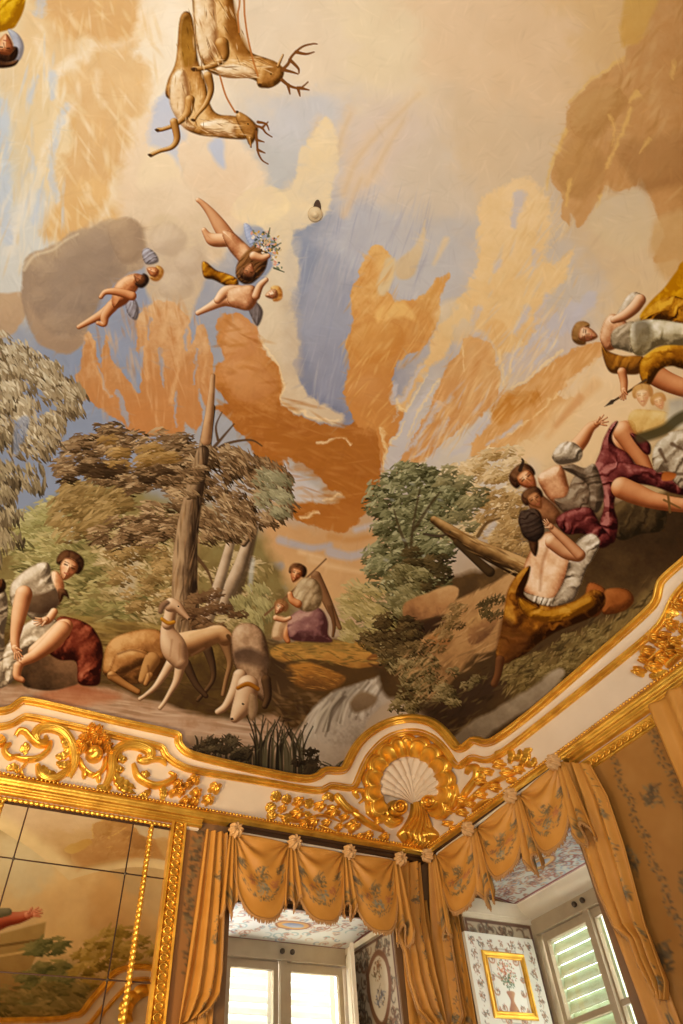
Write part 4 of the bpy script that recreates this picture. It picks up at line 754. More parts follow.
M['fresco'] = nmat('fresco paint', (1, 1, 1), .85, attr=True, noise=.25, nscale=5, bump=.06, bscale=30, spec=0.)
M['gilt'] = nmat('gilding', rgb(246, 192, 76), .34, .8, noise=.55, nscale=7, bump=.12, bscale=30, col2=rgb(178, 116, 26))
M['stucco'] = nmat('cream stucco', rgb(214, 192, 162), .75, noise=.35, nscale=3, bump=.08, bscale=20, col2=rgb(194, 170, 138), spec=.3)
M['plaster'] = nmat('vault plaster', rgb(220, 194, 152), .85, noise=.5, nscale=1.2, col2=rgb(200, 168, 122))
M['darkwood'] = nmat('dark pelmet wood', rgb(66, 40, 18), .5, noise=.4, nscale=20)  # also the brown of the painted shade strips under the cornice
M['cloth'] = nmat('ochre silk', (1, 1, 1), .55, attr=True, bump=.1, bscale=120, spec=.35)
M['rosette'] = nmat('rosette silk', rgb(206, 158, 98), .6, noise=.4, nscale=30, bump=.3, bscale=60)
M['fringe'] = nmat('silk fringe', rgb(176, 124, 62), .7, noise=.5, nscale=90)
M['silkwall'] = nmat('printed wall silk', (1, 1, 1), .6, attr=True, spec=.3)
M['wall'] = nmat('plain wall', rgb(120, 84, 46), .7, noise=.3, nscale=6)
M['whitewood'] = nmat('painted white wood', rgb(214, 200, 172), .5, noise=.25, nscale=6, col2=rgb(186, 168, 136))
M['windowwood'] = nmat('grey beige window wood', rgb(166, 146, 114), .5, noise=.3, nscale=10, col2=rgb(140, 118, 88))
M['decor'] = nmat('painted ornament', (1, 1, 1), .6, attr=True)
M['louver'] = nmat('white louvre paint', rgb(236, 236, 226), .6)
M['louver_green'] = nmat('pale green louvre paint', rgb(150, 160, 128), .6)  # green darkened to put the shade outside the right window into the colour
M['metal'] = nmat('dull iron', rgb(80, 66, 50), .5, .6)
M['brass'] = nmat('aged brass', rgb(190, 164, 122), .6, .2)
M['floor'] = nmat('wooden floor', rgb(176, 160, 140), .4, noise=.5, nscale=4)
M['stone'] = nmat('cream outside wall', rgb(230, 222, 204), .8, noise=.2)
m = nmat('aged mirror', rgb(248, 232, 200), .015, 1., noise=.4, nscale=4.5, col2=rgb(222, 198, 158)); M['mirror'] = m
g = bpy.data.materials.new('window glass'); g.use_nodes = True; nt = g.node_tree; nt.nodes.clear()
o_ = nt.nodes.new('ShaderNodeOutputMaterial'); tr = nt.nodes.new('ShaderNodeBsdfTransparent'); gl = nt.nodes.new('ShaderNodeBsdfGlossy'); gl.inputs['Roughness'].default_value = .05
mx = nt.nodes.new('ShaderNodeMixShader'); mx.inputs[0].default_value = .07; tr.inputs[0].default_value = (.95, .97, .95, 1)
nt.links.new(tr.outputs[0], mx.inputs[1]); nt.links.new(gl.outputs[0], mx.inputs[2]); nt.links.new(mx.outputs[0], o_.inputs[0]); M['glass'] = g
# ---------------------------------------------------------------- room shell
def struct(o): o['kind'] = 'structure'; return o
mb = MB(); mb.box((XO-.3, YO-.3, -.12), (XB+1.2, YA+1.2, 0)); struct(mb.build('floor', M['floor'], smooth=False))
nx_, ny_ = 90, 86
xs = XO+(XB-XO)*(.5-.5*np.cos(np.linspace(0, math.pi, nx_))); ys = YO+(YA-YO)*(.5-.5*np.cos(np.linspace(0, math.pi, ny_)))
X, Y = np.meshgrid(xs, ys, indexing='ij'); Z = vz(X, Y)
Pn = np.stack([X, Y, Z], -1); Pn -= vnorm(Pn)*.09
mb = MB(); mb.grid(Pn); struct(mb.build('ceiling', M['plaster']))
AW = (2.40, 4.08, 1.0, 3.88); BW = (3.95, 5.62, 1.0, 4.05)   # window openings: from, to, sill, head (absolute heights)
def wall_with_hole(name, axis, span, W, T=.9):
    mb = MB()
    def bx(s0, s1, z0, z1, t=T):
        if axis == 'A': mb.box((s0, YA, z0), (s1, YA+t, z1))
        else: mb.box((XB, s0, z0), (XB+t, s1, z1))
    bx(span[0], W[0], 0, ZC); bx(W[1], span[1], 0, ZC); bx(W[0], W[1], 0, W[2]); bx(W[0], W[1], W[3], ZC)
    return struct(mb.build(name, M['wall'], smooth=False))
wall_with_hole('wall_left', 'A', (XO, XB+.9), AW); wall_with_hole('wall_right', 'B', (YO, YA), BW)
mb = MB(); mb.box((XO-.2, YO-.2, 0), (XO, YA, ZC)); struct(mb.build('wall_rear_left', M['plaster'], smooth=False))
mb = MB(); mb.box((XO, YO-.2, 0), (XB, YO, ZC)); struct(mb.build('wall_rear', M['plaster'], smooth=False))
# ---------------------------------------------------------------- the moulding that frames the ceiling picture (outer line, inner line)
FR = [(-250,666,-250,679),(-60,702.5,-60,717),(-20,711,-20,726),(0,713,0,728),(11,710,13,724.5),(19,703,21,719),(24,700.5,26.5,716.5),(70,711,72,726.5),(120,723,120,737.5),(174,734.5,160,747),(178,737,163,750),(177,744,165,756),(184,753,175,764),(198,758,191,771),(250,770,250,780),(304,781,318,792.5),(318,777,326,788),(323,770.5,331,785.5),(341,772,350,789),(345,768,354,786),(349,759,358,777),(353,751,362,767),(359,742,367,757),(368,733.5,376,746.5),(378,727,386,738),(389,722,397,733.5),(400,719,409,731),(414,717.5,420,731.5),(431,721,431,735.5),(440,727,439,741),(447,734,446,749),(453,741.5,451,756),(457,747,455,763),(463,749.5,460.5,767),(470,744,467,761.5),(476,739,474,756.5),(488,744.5,486,761),(503,737,499,757),(542,706.5,546,720.5),(600,656,602,676),(652,610.5,657,631),(659,600,667,617),(661,588,672,604),(664,580,680,591),(690,558,700,573),(800,463,806,481)]
FR = np.array(FR, float)
def chaikin(p, n=2):
    for _ in range(n):
        q = p[:-1]*.75+p[1:]*.25; r = p[:-1]*.25+p[1:]*.75; p = np.concatenate([p[:1], np.stack([q, r], 1).reshape(-1, p.shape[1]), p[-1:]])
    return p
FRs = chaikin(FR, 2)
def dens(p, step=2.0):
    out = [p[0]]
    for a, b in zip(p[:-1], p[1:]):
        k = max(1, int(np.linalg.norm((b-a)[:2])/step))
        for i in range(1, k+1): out.append(a+(b-a)*i/k)
    return np.array(out)
FRd = dens(FRs, 3.0)
def ribbon(path, w, prof, mirror=False, taper=None):
    """relief strip along a picture line on the vault: prof = [(t, h)] across, t in -1..1 times half-width w, h metres above the surface"""
    p = np.asarray(path, float); T = np.gradient(p, axis=0); T /= np.linalg.norm(T, axis=1, keepdims=True)+1e-9; N2 = np.stack([-T[:, 1], T[:, 0]], 1)
    w = np.broadcast_to(w, (len(p),)) if taper is None else w*np.asarray(taper)
    t = np.array([q[0] for q in prof]); h = np.array([q[1] for q in prof])
    G = p[:, None]+N2[:, None]*t[None, :, None]*w[:, None, None]
    P, N = hit(G, mirror); hs = np.ones(len(p)) if taper is None else np.maximum(np.asarray(taper), .15)
    return P+N*(h[None, :]*hs[:, None])[..., None]
def band(name, path, w, prof, mat, parent=None, mirror=False):
    mb = MB(); mb.grid(ribbon(path, w, prof, mirror)); return mb.build(name, mat, parent)
GP = [(-1.0,-.02),(-1.0,.03),(-.8,.05),(-.55,.05),(-.45,.035),(-.3,.06),(0,.085),(.3,.08),(.5,.05),(.62,.03),(.72,.045),(.9,.045),(1.0,.03),(1.0,-.02)]
def frame_lines(FRd, names, mirror=False, ow=4.2, iw=3.6):
    out = []
    out.append(struct(band(names[0], FRd[:, :2], ow, GP, M['gilt'], mirror=mirror)))
    out.append(struct(band(names[1], FRd[:, 2:], iw, [(a, h*.75) for a, h in GP], M['gilt'], mirror=mirror)))
    k = np.linspace(0, 1, 9); G = FRd[:, None, :2]*(1-k)[None, :, None]+FRd[:, None, 2:]*k[None, :, None]; P, N = hit(G, mirror)
    h = .012+.022*np.array([1.4,1.2,.6,.25,.1,.25,.5,.9,1.1]); mb = MB(); mb.grid(P+N*h[None, :, None]); out.append(struct(mb.build(names[2], M['stucco'])))
    return out
frame_lines(FRd, ('trim_1', 'trim_2', 'trim_3'))
# ---------------------------------------------------------------- fresco: one painted skin on the vault, split along the painted figures
PARTLAB = {'painted_cloud#cream':'tall cream column of cloud','painted_cloud#grey':'dark grey storm cloud','painted_cloud#orange':'burnt orange cloud above the trees','painted_cloud#orange_right':'orange cloud streaming to the right','painted_cloud#brown':'brown cloud in the upper right','painted_cloud#cream_right':'pale yellow cloud',
 'painted_tree#willow':'drooping silvery tree at the left edge','painted_tree#tall':'spreading brown tree with a stout trunk','painted_tree#green':'dark green leafy tree','painted_tree#pale':'pale beige tree behind the log','painted_hound#standing':'white and fawn greyhound standing','painted_hound#lying':'fawn hound lying curled','painted_hound#drinking':'white hound lowering its head to the water',
 'painted_stag#upper':'larger stag hung by a cord','painted_stag#lower':'smaller stag hung below','painted_person#seated':'woman in white with a red cloth, seated','painted_person#pointing':'reclining woman in maroon skirt pointing','painted_person#kneeling':'bare backed woman in ochre skirt','painted_person#flying':'woman in yellow cloak holding a spear downward','painted_person#hunter':'figure in purple skirt with a bag','painted_person#child':'small child leaning on a knee','painted_person#veiled':'veiled head in yellow cloth','painted_cherub#upper':'cherub diving with a basket','painted_cherub#lower':'cherub with yellow cloth','painted_cherub#left':'pair of embracing cherubs','painted_cherub#pair':'two pale cherub heads'}
TINT = np.array([.80, .80, .83])
def skin(root, P, N, canvas, keep, parts=True, tint=TINT):
    n, m = P.shape[:2]; I = np.arange(n*m).reshape(n, m)
    Fq = np.stack([I[:-1, :-1], I[1:, :-1], I[1:, 1:], I[:-1, 1:]], -1)[keep[:-1, :-1] & keep[1:, 1:] & keep[1:, :-1] & keep[:-1, 1:]]
    V = P.reshape(-1, 3); C = lin(canvas.img).reshape(-1, 3)*tint; ids = canvas.ids.reshape(-1)[Fq[:, 0]]
    if not parts: ids[:] = 0
    for k, nm in canvas.names.items():
        f = Fq[ids == k]
        if len(f) < 12: continue
        u, inv = np.unique(f, return_inverse=True)
        o = mk(nm.split('#')[0], V[u], inv.reshape(f.shape), M['fresco'], root, True, C[u])
        if nm in PARTLAB: o['label'] = PARTLAB[nm]
SCALE = 1.25
cv = paint_vault(SCALE); paint_figures(cv)
G = np.stack([cv.gx, cv.gy], -1).astype(float); P, N = hit(G)
poly = np.concatenate([FRs[:, :2]+np.array([0, 1.0]), [(900, 463), (900, -300), (-300, -300), (-300, 660)]])
inside = cv.pip_sd(cv.gx, cv.gy, poly) > 0
fres = empty('ceiling_fresco', (0.5, 3.5, ZC+VR), 'large baroque ceiling painting of clouds, trees, hounds and reclining hunters above the gilt moulding', 'fresco')
skin(fres, P, N, cv, inside)
# frieze: the plain cream lower part of the vault under the picture frame
gx, gy = np.meshgrid(np.arange(-246, 798, 3.0), np.arange(450, 872, 3.0)); G = np.stack([gx, gy], -1); P, N = hit(G)
ins = cv.pip_sd(gx.astype(np.float32), gy.astype(np.float32), poly+np.array([0, 3.0])) < 0
keep = ins & (P[..., 2] > ZC-.09)
I = np.arange(gx.size).reshape(gx.shape); Fq = np.stack([I[:-1, :-1], I[1:, :-1], I[1:, 1:], I[:-1, 1:]], -1)[keep[:-1, :-1] & keep[1:, 1:] & keep[1:, :-1] & keep[:-1, 1:]]
u, inv = np.unique(Fq, return_inverse=True); struct(mk('trim_4', (P+N*.004).reshape(-1, 3)[u], inv.reshape(Fq.shape), M['stucco']))
# ---------------------------------------------------------------- cornice along both walls
def wA(s, z, off=0.): return np.stack(np.broadcast_arrays(np.asarray(s, float), YA-np.asarray(off, float), np.asarray(z, float)), -1)
def wB(s, z, off=0.): return np.stack(np.broadcast_arrays(XB-np.asarray(off, float), np.asarray(s, float), np.asarray(z, float)), -1)
def pA(px, off=0.):
    o, d = rays(px); t = (YA-off)/d[..., 1]; P = o+d*t[..., None]; return P[..., 0], P[..., 2]
def pB(px, off=0.):
    o, d = rays(px); t = (XB-off)/d[..., 0]; P = o+d*t[..., None]; return P[..., 1], P[..., 2]
def cornice(name, prof, mat, c0=XO+.01, c1=YO+.01):
    """profile (off, z) swept along the left wall, mitred in the corner, along the right wall"""
    o = np.array([q[0] for q in prof]); z = np.array([q[1] for q in prof]); R = []
    for s in np.linspace(0, 1, 30): R.append(np.stack([c0+(XB-o-c0)*s, YA-o, z], -1))
    for s in np.linspace(0, 1, 30)[1:]: R.append(np.stack([XB-o, YA-o+(c1-YA+o)*s, z], -1))
    mb = MB(); mb.grid(np.array(R)); return struct(mb.build(name, mat))
cornice('trim_5', [(0,ZC+.012),(.035,ZC+.012),(.045,ZC-.004),(.06,ZC-.012),(.075,ZC-.022),(.088,ZC-.04),(.09,ZC-.056),(.08,ZC-.07),(.07,ZC-.076),(.07,ZC-.084),(.055,ZC-.094),(.03,ZC-.1),(0,ZC-.1)], M['gilt'])
def beads(name, mat, r=.013, step=.034, z=ZC+.006, off=.048):
    mb = MB()
    for s in np.arange(-1.2, XB-.06, step): mb.ball((s, YA-off, z), r, 5, 6, (1.25, 1, 1))
    for s in np.arange(1.6, YA-.06, step): mb.ball((XB-off, s, z), r, 5, 6, (1, 1.25, 1))
    return struct(mb.build(name, mat))
beads('trim_6', M['gilt'])
# ---------------------------------------------------------------- gilt stucco ornaments on the frieze
HALF = [(-1,-.012),(-.95,.01),(-.75,.03),(-.4,.044),(0,.05),(.4,.044),(.75,.03),(.95,.01),(1,-.012)]
RIB = [(-1,-.012),(-.9,.022),(-.55,.034),(-.28,.016),(0,.05),(.28,.016),(.55,.034),(.9,.022),(1,-.012)]
STRI = [(-1,-.012),(-.95,.012),(-.8,.036),(-.62,.044),(-.48,.036),(-.3,.052),(-.12,.056),(0,.046),(.12,.056),(.3,.052),(.48,.036),(.62,.044),(.8,.036),(.95,.012),(1,-.012)]
def scroll(root, path, w=3.4, H=1., kind='scroll', prof=HALF, t0=.55, t1=.35, mirror=False):
    prof = STRI if w > 3 else prof
    p = dens(spline(path, 8, False), 1.2); k = np.linspace(0, 1, len(p)); tp = np.minimum(1, t0+k*2.4)*np.minimum(1, t1+(1-k)*2.2)
    mb = MB(); mb.grid(ribbon(p, w*1.3, [(a, h*H*1.25) for a, h in prof], mirror, tp)); return mb.build(kind, M['gilt'], root)
def leaf(root, path, w=3.6, H=1.):
    p = dens(spline(path, 8, False), 1.); k = np.linspace(0, 1, len(p)); tp = np.sin(np.pi*np.clip(k*.93+.06, 0, 1))**.7*(1+.14*np.sin(k*32))
    mb = MB(); mb.grid(ribbon(p, w*1.35, [(a, h*H*1.2) for a, h in RIB], False, tp)); return mb.build('leaf', M['gilt'], root)
def flower(root, x, y, r=6, H=1., n=5, rot=0., kind='flower'):
    th = np.linspace(0, 2*math.pi, 41)[:-1]; q = np.linspace(0, 1, 9); pet = np.abs(np.cos(n*(th+rot)/2))
    R = 1.34*r*(.62+.38*pet)[None]*q[:, None]; G = np.stack([x+R*np.cos(th), y+R*np.sin(th)*.92], -1); P, N = hit(G)
    h = (.034+.04*np.sin(np.pi*np.clip(q, 0, 1)**.8)[:, None]*(.35+.65*pet)[None]+.03*np.exp(-(q/.22)**2)[:, None])*H
    h[-1] = -.012; h[-2] *= .75
    mb = MB(); mb.grid(P+N*h[..., None], True); return mb.build(kind, M['gilt'], root)
def bud(root, x, y, r=4, ang=0., H=1.):
    c, s_ = math.cos(ang), math.sin(ang)
    for o in (-.55, .55): leaf(root, [(x-c*r, y-s_*r), (x-s_*o*r*.6, y+c*o*r*.6), (x+c*r*1.1, y+s_*r*1.1)], r*.6, H*1.1)
rnd = random.Random(5)
orn = empty('gilt_scroll_ornament', hit(np.array([92., 755.]))[0], 'gilded stucco acanthus scrolls around a flower basket on the frieze above the mirror', 'ornament', 'gilt frieze ornaments')
for pth, wd in (([(68,779),(73,768),(74,757),(70,743),(61.5,732),(49,728),(39,730),(34.5,737),(38.6,743.5),(45.7,741),(45,736)],4.2),([(15,737),(19,731.5),(25,732.5),(30,738),(37,744.5),(45,746),(51,741)],2.8),([(51,742),(47,751.5),(37,759),(23,760),(10.5,756)],2.6),([(10.5,744),(4,750),(9,758),(20,755)],2.6),([(37,765),(41,777),(53,780),(66,772),(72,762)],3.2),
    ([(104,789),(110.5,774),(112,757),(123,746.5),(137,746),(149,752),(148,760),(139.5,760.5),(140,755)],4.2),([(144,762),(154.5,760),(161,760.5),(166,766)],2.4),([(133,764),(138,778),(153,786),(167,783),(174,777),(168.5,772)],3),([(-12,742),(-4,746),(3,742),(0,735)],2.6),([(28,762),(20,772),(24,780)],1.4)): scroll(orn, pth, wd, 1.15)
for pth in ([(60,735),(67,750),(58,758)],[(72,750),(62,757),(55,756)],[(73,762),(63,766),(56,762)],[(42,766),(47,774),(56,773)],[(112,768),(118,780),(136,789)],[(111,760),(118,770),(124,768)],[(112,775),(121,788),(136,794)],[(116,750),(121,760),(127,758)],[(139,781),(144,775),(150,776)],[(160,786),(163,793),(161,802)],[(150,790),(143,797),(136,798)],[(20,752),(26,747),(24,756)],[(6,770),(14,768),(18,774)],[(97,786),(104,790),(112,787)]): leaf(orn, pth, 3, 1.1)
for x, y, r in ((84,738,5),(93,734,5.4),(101,737,5),(107,746,4.6),(79,745,4.6),(98,743,4.4),(88,744,4.4),(110,753,3.8),(77,753,3.6),(177,785,4.4),(179,793,4.6),(193,781,5.4),(195,794,5),(214,789,5.6),(207,801,5.2),(184,802,4.4),(193,803,4.4),(172,794,4),(186,787,4)): flower(orn, x, y, r, 1.2, rnd.choice((4,5,6)), rnd.random()*3)
flower(orn, 92, 755, 8.5, 1.5, 1, 0, 'basket')
for x, y, r in ((90,729,3.6),(97,731,4),(104,741,4),(82,741,4),(93,740,4.6),(105,750,3.6),(81,751,3.6)): flower(orn, x, y, r, 1.9, rnd.choice((5,6)), rnd.random()*3)
for pth in ([(79,758),(82,768),(90,775),(97,774)],[(105,757),(104,767),(98,775),(91,778)],[(84,768),(84,780)],[(97,772),(99,784)]): scroll(orn, pth, 2.2, 1., 'garland')
orl = empty('gilt_flower_ornament', hit(np.array([320., 815.]))[0], 'gilded stucco flower spray on the frieze left of the corner shell', 'ornament', 'gilt frieze ornaments')
for x, y, r, a in ((275.5,797,5,.3),(270,808,4.6,2.2),(271,816,4.4,2.6),(286,800,4.6,.2),(286,819,4.6,1.2),(308,804,4.6,1.3)): bud(orl, x, y, r, a, 1.1)
for x, y, r in ((297.5,803,5.2),(296,814.5,6),(302,826,4),(311.6,823,5),(318.6,807,5),(331.7,812,6.4),(351.6,826.5,6.4),(367,836,4),(383,838,4.2),(343,818,4),(325,824,4),(338,828,3.6),(358,838,3.4),(281,810,3.6)): flower(orl, x, y, r, 1.2, rnd.choice((4,5,6)), rnd.random()*3)
for pth, wd in (([(335,794),(340,802),(348,810),(358,812)],3.2),([(352,812),(362,820),(372,826),(384,832)],2.8),([(358,799),(354,792),(361,791),(364,798),(358,804)],2),([(366,812),(376,820),(374,829)],2.2),([(276,815),(296,822),(320,816),(340,822)],1.3),([(318,826),(334,834),(352,836)],1.2),([(372,808),(384,812),(388,822)],2)): scroll(orl, pth, wd)
for pth in ([(322,800),(328,796),(333,802)],[(341,834),(346,840),(354,841)],[(304,812),(308,817),(306,822)]): leaf(orl, pth, 2.8)
orr = empty('gilt_flower_ornament', hit(np.array([495., 785.]))[0], 'gilded stucco flower spray on the frieze right of the corner shell', 'ornament', 'gilt frieze ornaments')
for x, y, r in ((501,765,5),(509,773,5),(490,772,4),(483,782,4.4),(521,770,4.2),(483,795,4.4),(497,788,4.6),(464.5,800,4.2),(464.5,813,4.2),(451.6,811,3.4),(450,824,3.6),(473,805,3.6),(514,781,3.6),(457,829,3.4)): flower(orr, x, y, r, 1.2, rnd.choice((4,5,6)), rnd.random()*3)
for pth, wd in (([(467,774),(471,768),(477,768),(478,777),(470,788),(462,800),(458,812)],3),([(455,812),(471.5,800),(485.6,788),(500,780),(518,772),(526,764)],2),([(474,812),(484,803),(494,799)],1.8)): scroll(orr, pth, wd)
for pth in ([(510,764),(513,755),(508,748)],[(514,760),(521,757),(520,749)],[(520,766),(527,760),(526,753)],[(526,766),(534,764),(535,757)],[(498,760),(500,753),(506,754)],[(530,760),(528,752),(533,749)],[(486,778),(481,772),(486,768)]): leaf(orr, pth, 2.6)
orf = empty('gilt_scroll_ornament', hit(np.array([675., 640.]))[0], 'gilded stucco flower bunch on the frieze at the far right edge', 'ornament', 'gilt frieze ornaments')
for x, y, r in ((674,626,6),(657,638,6),(665.6,645,6),(677,643,6),(650,652,5.6),(641.5,672,5),(657,668,6),(665.6,660,6),(674,654,5),(681,606,6),(688,630,6),(694,618,6),(690,600,6),(647,661,4),(668,636,4),(684,652,4),(700,606,6)): flower(orf, x, y, r, 1.3, rnd.choice((4,5,6)), rnd.random()*3)
for pth, wd in (([(646,668),(658,656),(672,646),(690,630)],1.6),([(668,668),(676,660),(690,650)],2.4),([(684,616),(696,610),(706,596)],3)): scroll(orf, pth, wd)
for pth in ([(645,660),(646,652),(652,646)],[(650,676),(660,676),(668,670)],[(668,622),(672,614),(680,614)]): leaf(orf, pth, 3.4)
# corner shell
sh = empty('gilt_corner_shell', hit(np.array([412., 800.]))[0], 'large cream and gold scallop shell filling the corner under its gilt arch', 'ornament')
cx, cy = 409.5, 787.
th = np.linspace(math.radians(222), math.radians(-42), 230); q = np.linspace(0, 1, 14); ph = (th-th[0])/(th[-1]-th[0])*13
lob = np.abs(np.sin(np.pi*ph))**.6; ro = 1+.085*(lob-.75); ex = 47.; ey = 51.
G = np.stack([cx+np.cos(th)*(31+(ex*ro-31)*q[:, None]), cy-np.sin(th)*(30+(ey*ro-30)*q[:, None])], -1); P, N = hit(G)
h = .05+(.03*np.sin(np.pi*np.clip(q*.86+.06, 0, 1))**.8)[:, None]+.045*(1-lob)[None]*np.sin(np.pi*np.clip(q*.8+.2, 0, 1))[:, None]+.03*(q**2)[:, None]; h[-1] = -.02; h[0] = .0
mb = MB(); mb.grid(P+N*h[..., None]); mb.build('fluted_border', M['gilt'], sh)
p = np.stack([cx+np.cos(th)*ex*ro, cy-np.sin(th)*ey*ro], -1); mb = MB(); mb.grid(ribbon(p, 1.7, [(a, .05+b*1.1) for a, b in HALF])); mb.build('scalloped_rim', M['gilt'], sh)
th2 = np.linspace(math.radians(196), math.radians(-16), 200); k2 = (th2-th2[0])/(th2[-1]-th2[0])*13; rb = np.abs(np.sin(np.pi*k2))**.7
E_ = np.stack([411.5+np.cos(th2)*(32.5+1.6*rb), 787-np.sin(th2)*(30.5+1.6*rb)], -1); Bc = np.array([411.5, 806.]); q2 = np.linspace(.04, 1, 22)
G = Bc+(E_-Bc)[None]*q2[:, None, None]; P, N = hit(G); bow = np.sin(np.pi*q2)[:, None]
h = .05+.045*bow+.03*rb[None]*q2[:, None]-.016*np.exp(-((q2-.62)/.03)**2)[:, None]; h[-1] = .0
mb = MB(); mb.grid(P+N*h[..., None]); mb.build('fan', M['stucco'], sh)
for vx, vy, sg in ((394.5,809.5,1),(436.5,802,-1)):
    t = np.linspace(0, 4.3*math.pi, 90); r = 8.2-6.9*t/t[-1]; pth = np.stack([vx-sg*np.cos(t*1)*r, vy+np.sin(t)*r], -1)
    mb = MB(); mb.grid(ribbon(pth, 1.6, [(a, .085+b*.9) for a, b in HALF])); vo = mb.build('volute', M['gilt'], sh)
    tt = np.linspace(0, 2*math.pi, 30)[:-1]; qq = np.linspace(0, 1, 6); G = np.stack([vx+np.cos(tt)*10*qq[:, None], vy+np.sin(tt)*10*qq[:, None]], -1); P, N = hit(G)
    hh = np.array([.1,.1,.095,.085,.06,-.02])[:, None]; mb = MB(); mb.grid(P+N*np.broadcast_to(hh, (6, 29))[..., None], True); mb.build('volute_boss', M['gilt'], vo)
scroll(sh, [(388,816),(380,820),(370,812),(366,800)], 3.2, 1.2, 'acanthus_curl'); scroll(sh, [(444,808),(452,806),(456,796),(456,784)], 3.2, 1.2, 'acanthus_curl'); scroll(sh, [(384,818),(392,824),(402,818)], 3.6, 1.3, 'acanthus_curl'); scroll(sh, [(446,806),(440,814),(430,812)], 3.6, 1.3, 'acanthus_curl')
u_ = np.linspace(-1, 1, 90); v_ = np.linspace(0, 1, 26); wv = 6.5+18*np.clip(v_*1.25, 0, 1)**2.0; rl = np.abs(np.sin(np.pi*u_*4.5))**.8
by = 804+46*v_; sc_ = (1-.16*np.abs(u_)**2.2)
G = np.stack([416.5+2*v_[:, None]+u_[None]*wv[:, None]*(1-.55*np.clip(v_-.72, 0, 1)[:, None]*2.2), 804+(by-804)[:, None]*(sc_+.02*rl)[None]], -1); P, N = hit(G)
h = .07+.05*np.sin(np.pi*np.clip(v_, 0, 1))[:, None]+.04*rl[None]*(.3+v_)[:, None]+.05*(1-u_**2)[None]; h[:, 0] = -.02; h[:, -1] = -.02; h[-1] = -.01
mb = MB(); mb.grid(P+N*h[..., None]); mb.build('palmette', M['gilt'], sh)
# small light fitting let into the painted sky
P, N = hit(np.array([[315., 214.], [317., 209.5]])); fit = empty('ceiling_light_fitting', P[0], 'small round brass light fitting with a dark hole in the painted cloud', 'light fitting')
mb = MB(); a_ = np.cross(N[0], (0, 0, 1.)); a_ /= np.linalg.norm(a_); b_ = np.cross(N[0], a_)
t = np.arange(20)*math.pi/10; pr = [(.058,-.01),(.058,.012),(.048,.02),(.034,.016),(.026,.028),(.014,.036),(.001,.038)]
mb.grid(np.array([[P[0]+(a_*math.cos(x)+b_*math.sin(x))*r+N[0]*z for x in t] for r, z in pr]), True); mb.build('cup', M['brass'], fit)
mb = MB(); mb.grid(np.array([[P[1]+(a_*math.cos(x)*1.9+b_*math.sin(x)*.8)*r+N[0]*.006 for x in t] for r in (.04,.024,.001)]), True); mb.build('hole', M['darkwood'], fit)
# ---------------------------------------------------------------- mirror on the left wall
mr = empty('mirror', (0.6, MIR, 3.6), 'tall antique mirror of several dark-seamed panes in a gilt frame', 'mirror')
SE = [-.86, -.32, .56, 1.443, 1.84]; ZE = [2.2, 3.187, 3.934, 4.345]
for i in range(4):
    for j in range(3):
        a, b, c, d = SE[i]+.002, SE[i+1]-.002, ZE[j]+.002, ZE[j+1]-.002; e = .004
        tx, tz = .0006*((i*7+j*5) % 3-1), .0005*((i*3+j*4) % 3-1)
        V = np.array([(a,MIR+.02,c),(b,MIR+.02,c),(b,MIR+.02,d),(a,MIR+.02,d),(a+e,MIR-tx,c+e),(b-e,MIR+tx,c+e),(b-e,MIR+tx+tz,d-e),(a+e,MIR-tx+tz,d-e)])
        mk('mirror_pane', V, [(4,5,6,7),(0,1,5,4),(1,2,6,5),(2,3,7,6),(3,0,4,7)], M['mirror'], mr, False)
mb = MB(); mb.box((SE[0]-.05, YA-.004, 2.1), (1.87, MIR+.012, 4.38)); mb.build('backing', M['darkwood'], mr, False)
for s in SE[1:4]:
    for z in ZE[1:3]: mb = MB(); mb.ball((s, MIR-.008, z), .012, 6, 8); mb.build('stud', M['metal'], mr)
def twist(name, p0, p1, r, root, pitch=.042):
    p0, p1 = np.array(p0), np.array(p1); L_ = np.linalg.norm(p1-p0); k = int(L_/pitch*5); t = np.linspace(0, 1, k); rr = r*(1+.2*np.sin(t*L_/pitch*2*math.pi))
    mb = MB(); mb.tube(p0+(p1-p0)*t[:, None], rr, 8); return mb.build(name, M['gilt'], root)
s0, z0 = pA(np.array([151., 831.]), .05); s1, z1 = pA(np.array([123.7, 1024.]), .05)
twist('gilt_strip', (float(s0+s1)/2, MIR-.02, 2.2), (float(s0+s1)/2, MIR-.02, 4.36), .017, mr)
s0, z0 = pA(np.array([2., 812.]), .05); twist('gilt_strip', (float(s0)-.02, MIR-.02, 2.2), (float(s0)-.02, MIR-.02, 4.36), .017, mr)
twist('gilt_strip', (SE[0], MIR-.02, 4.37), (1.86, MIR-.02, 4.37), .015, mr)
fl, _ = pA(np.array([169.5, 844.]), .06); fr_, _ = pA(np.array([186., 844.]), .06); fl, fr_ = float(fl), float(fr_)
mb = MB()
pr = [(0,0),(.0,.06),(.018,.075),(.03,.06),(.04,.045),(.11,.045),(.12,.06),(.135,.07),(.145,.05),(.15,0)]; W_ = fr_-fl
mb.grid(np.array([[(fl+a/.15*W_, YA-b, z) for a, b in pr] for z in np.linspace(2.1, 4.42, 3)])); mb.build('frame', M['gilt'], mr, False)
mb = MB()
for k in range(36):
    z = 2.14+k*.064; t = np.linspace(0, 2*math.pi, 13); mb.tube(np.stack([fl+W_*.5+.032*np.cos(t), np.full(13, YA-.052), z+.026*np.sin(t)], -1), .009, 5)
mb.build('carved_rings', M['gilt'], mr)
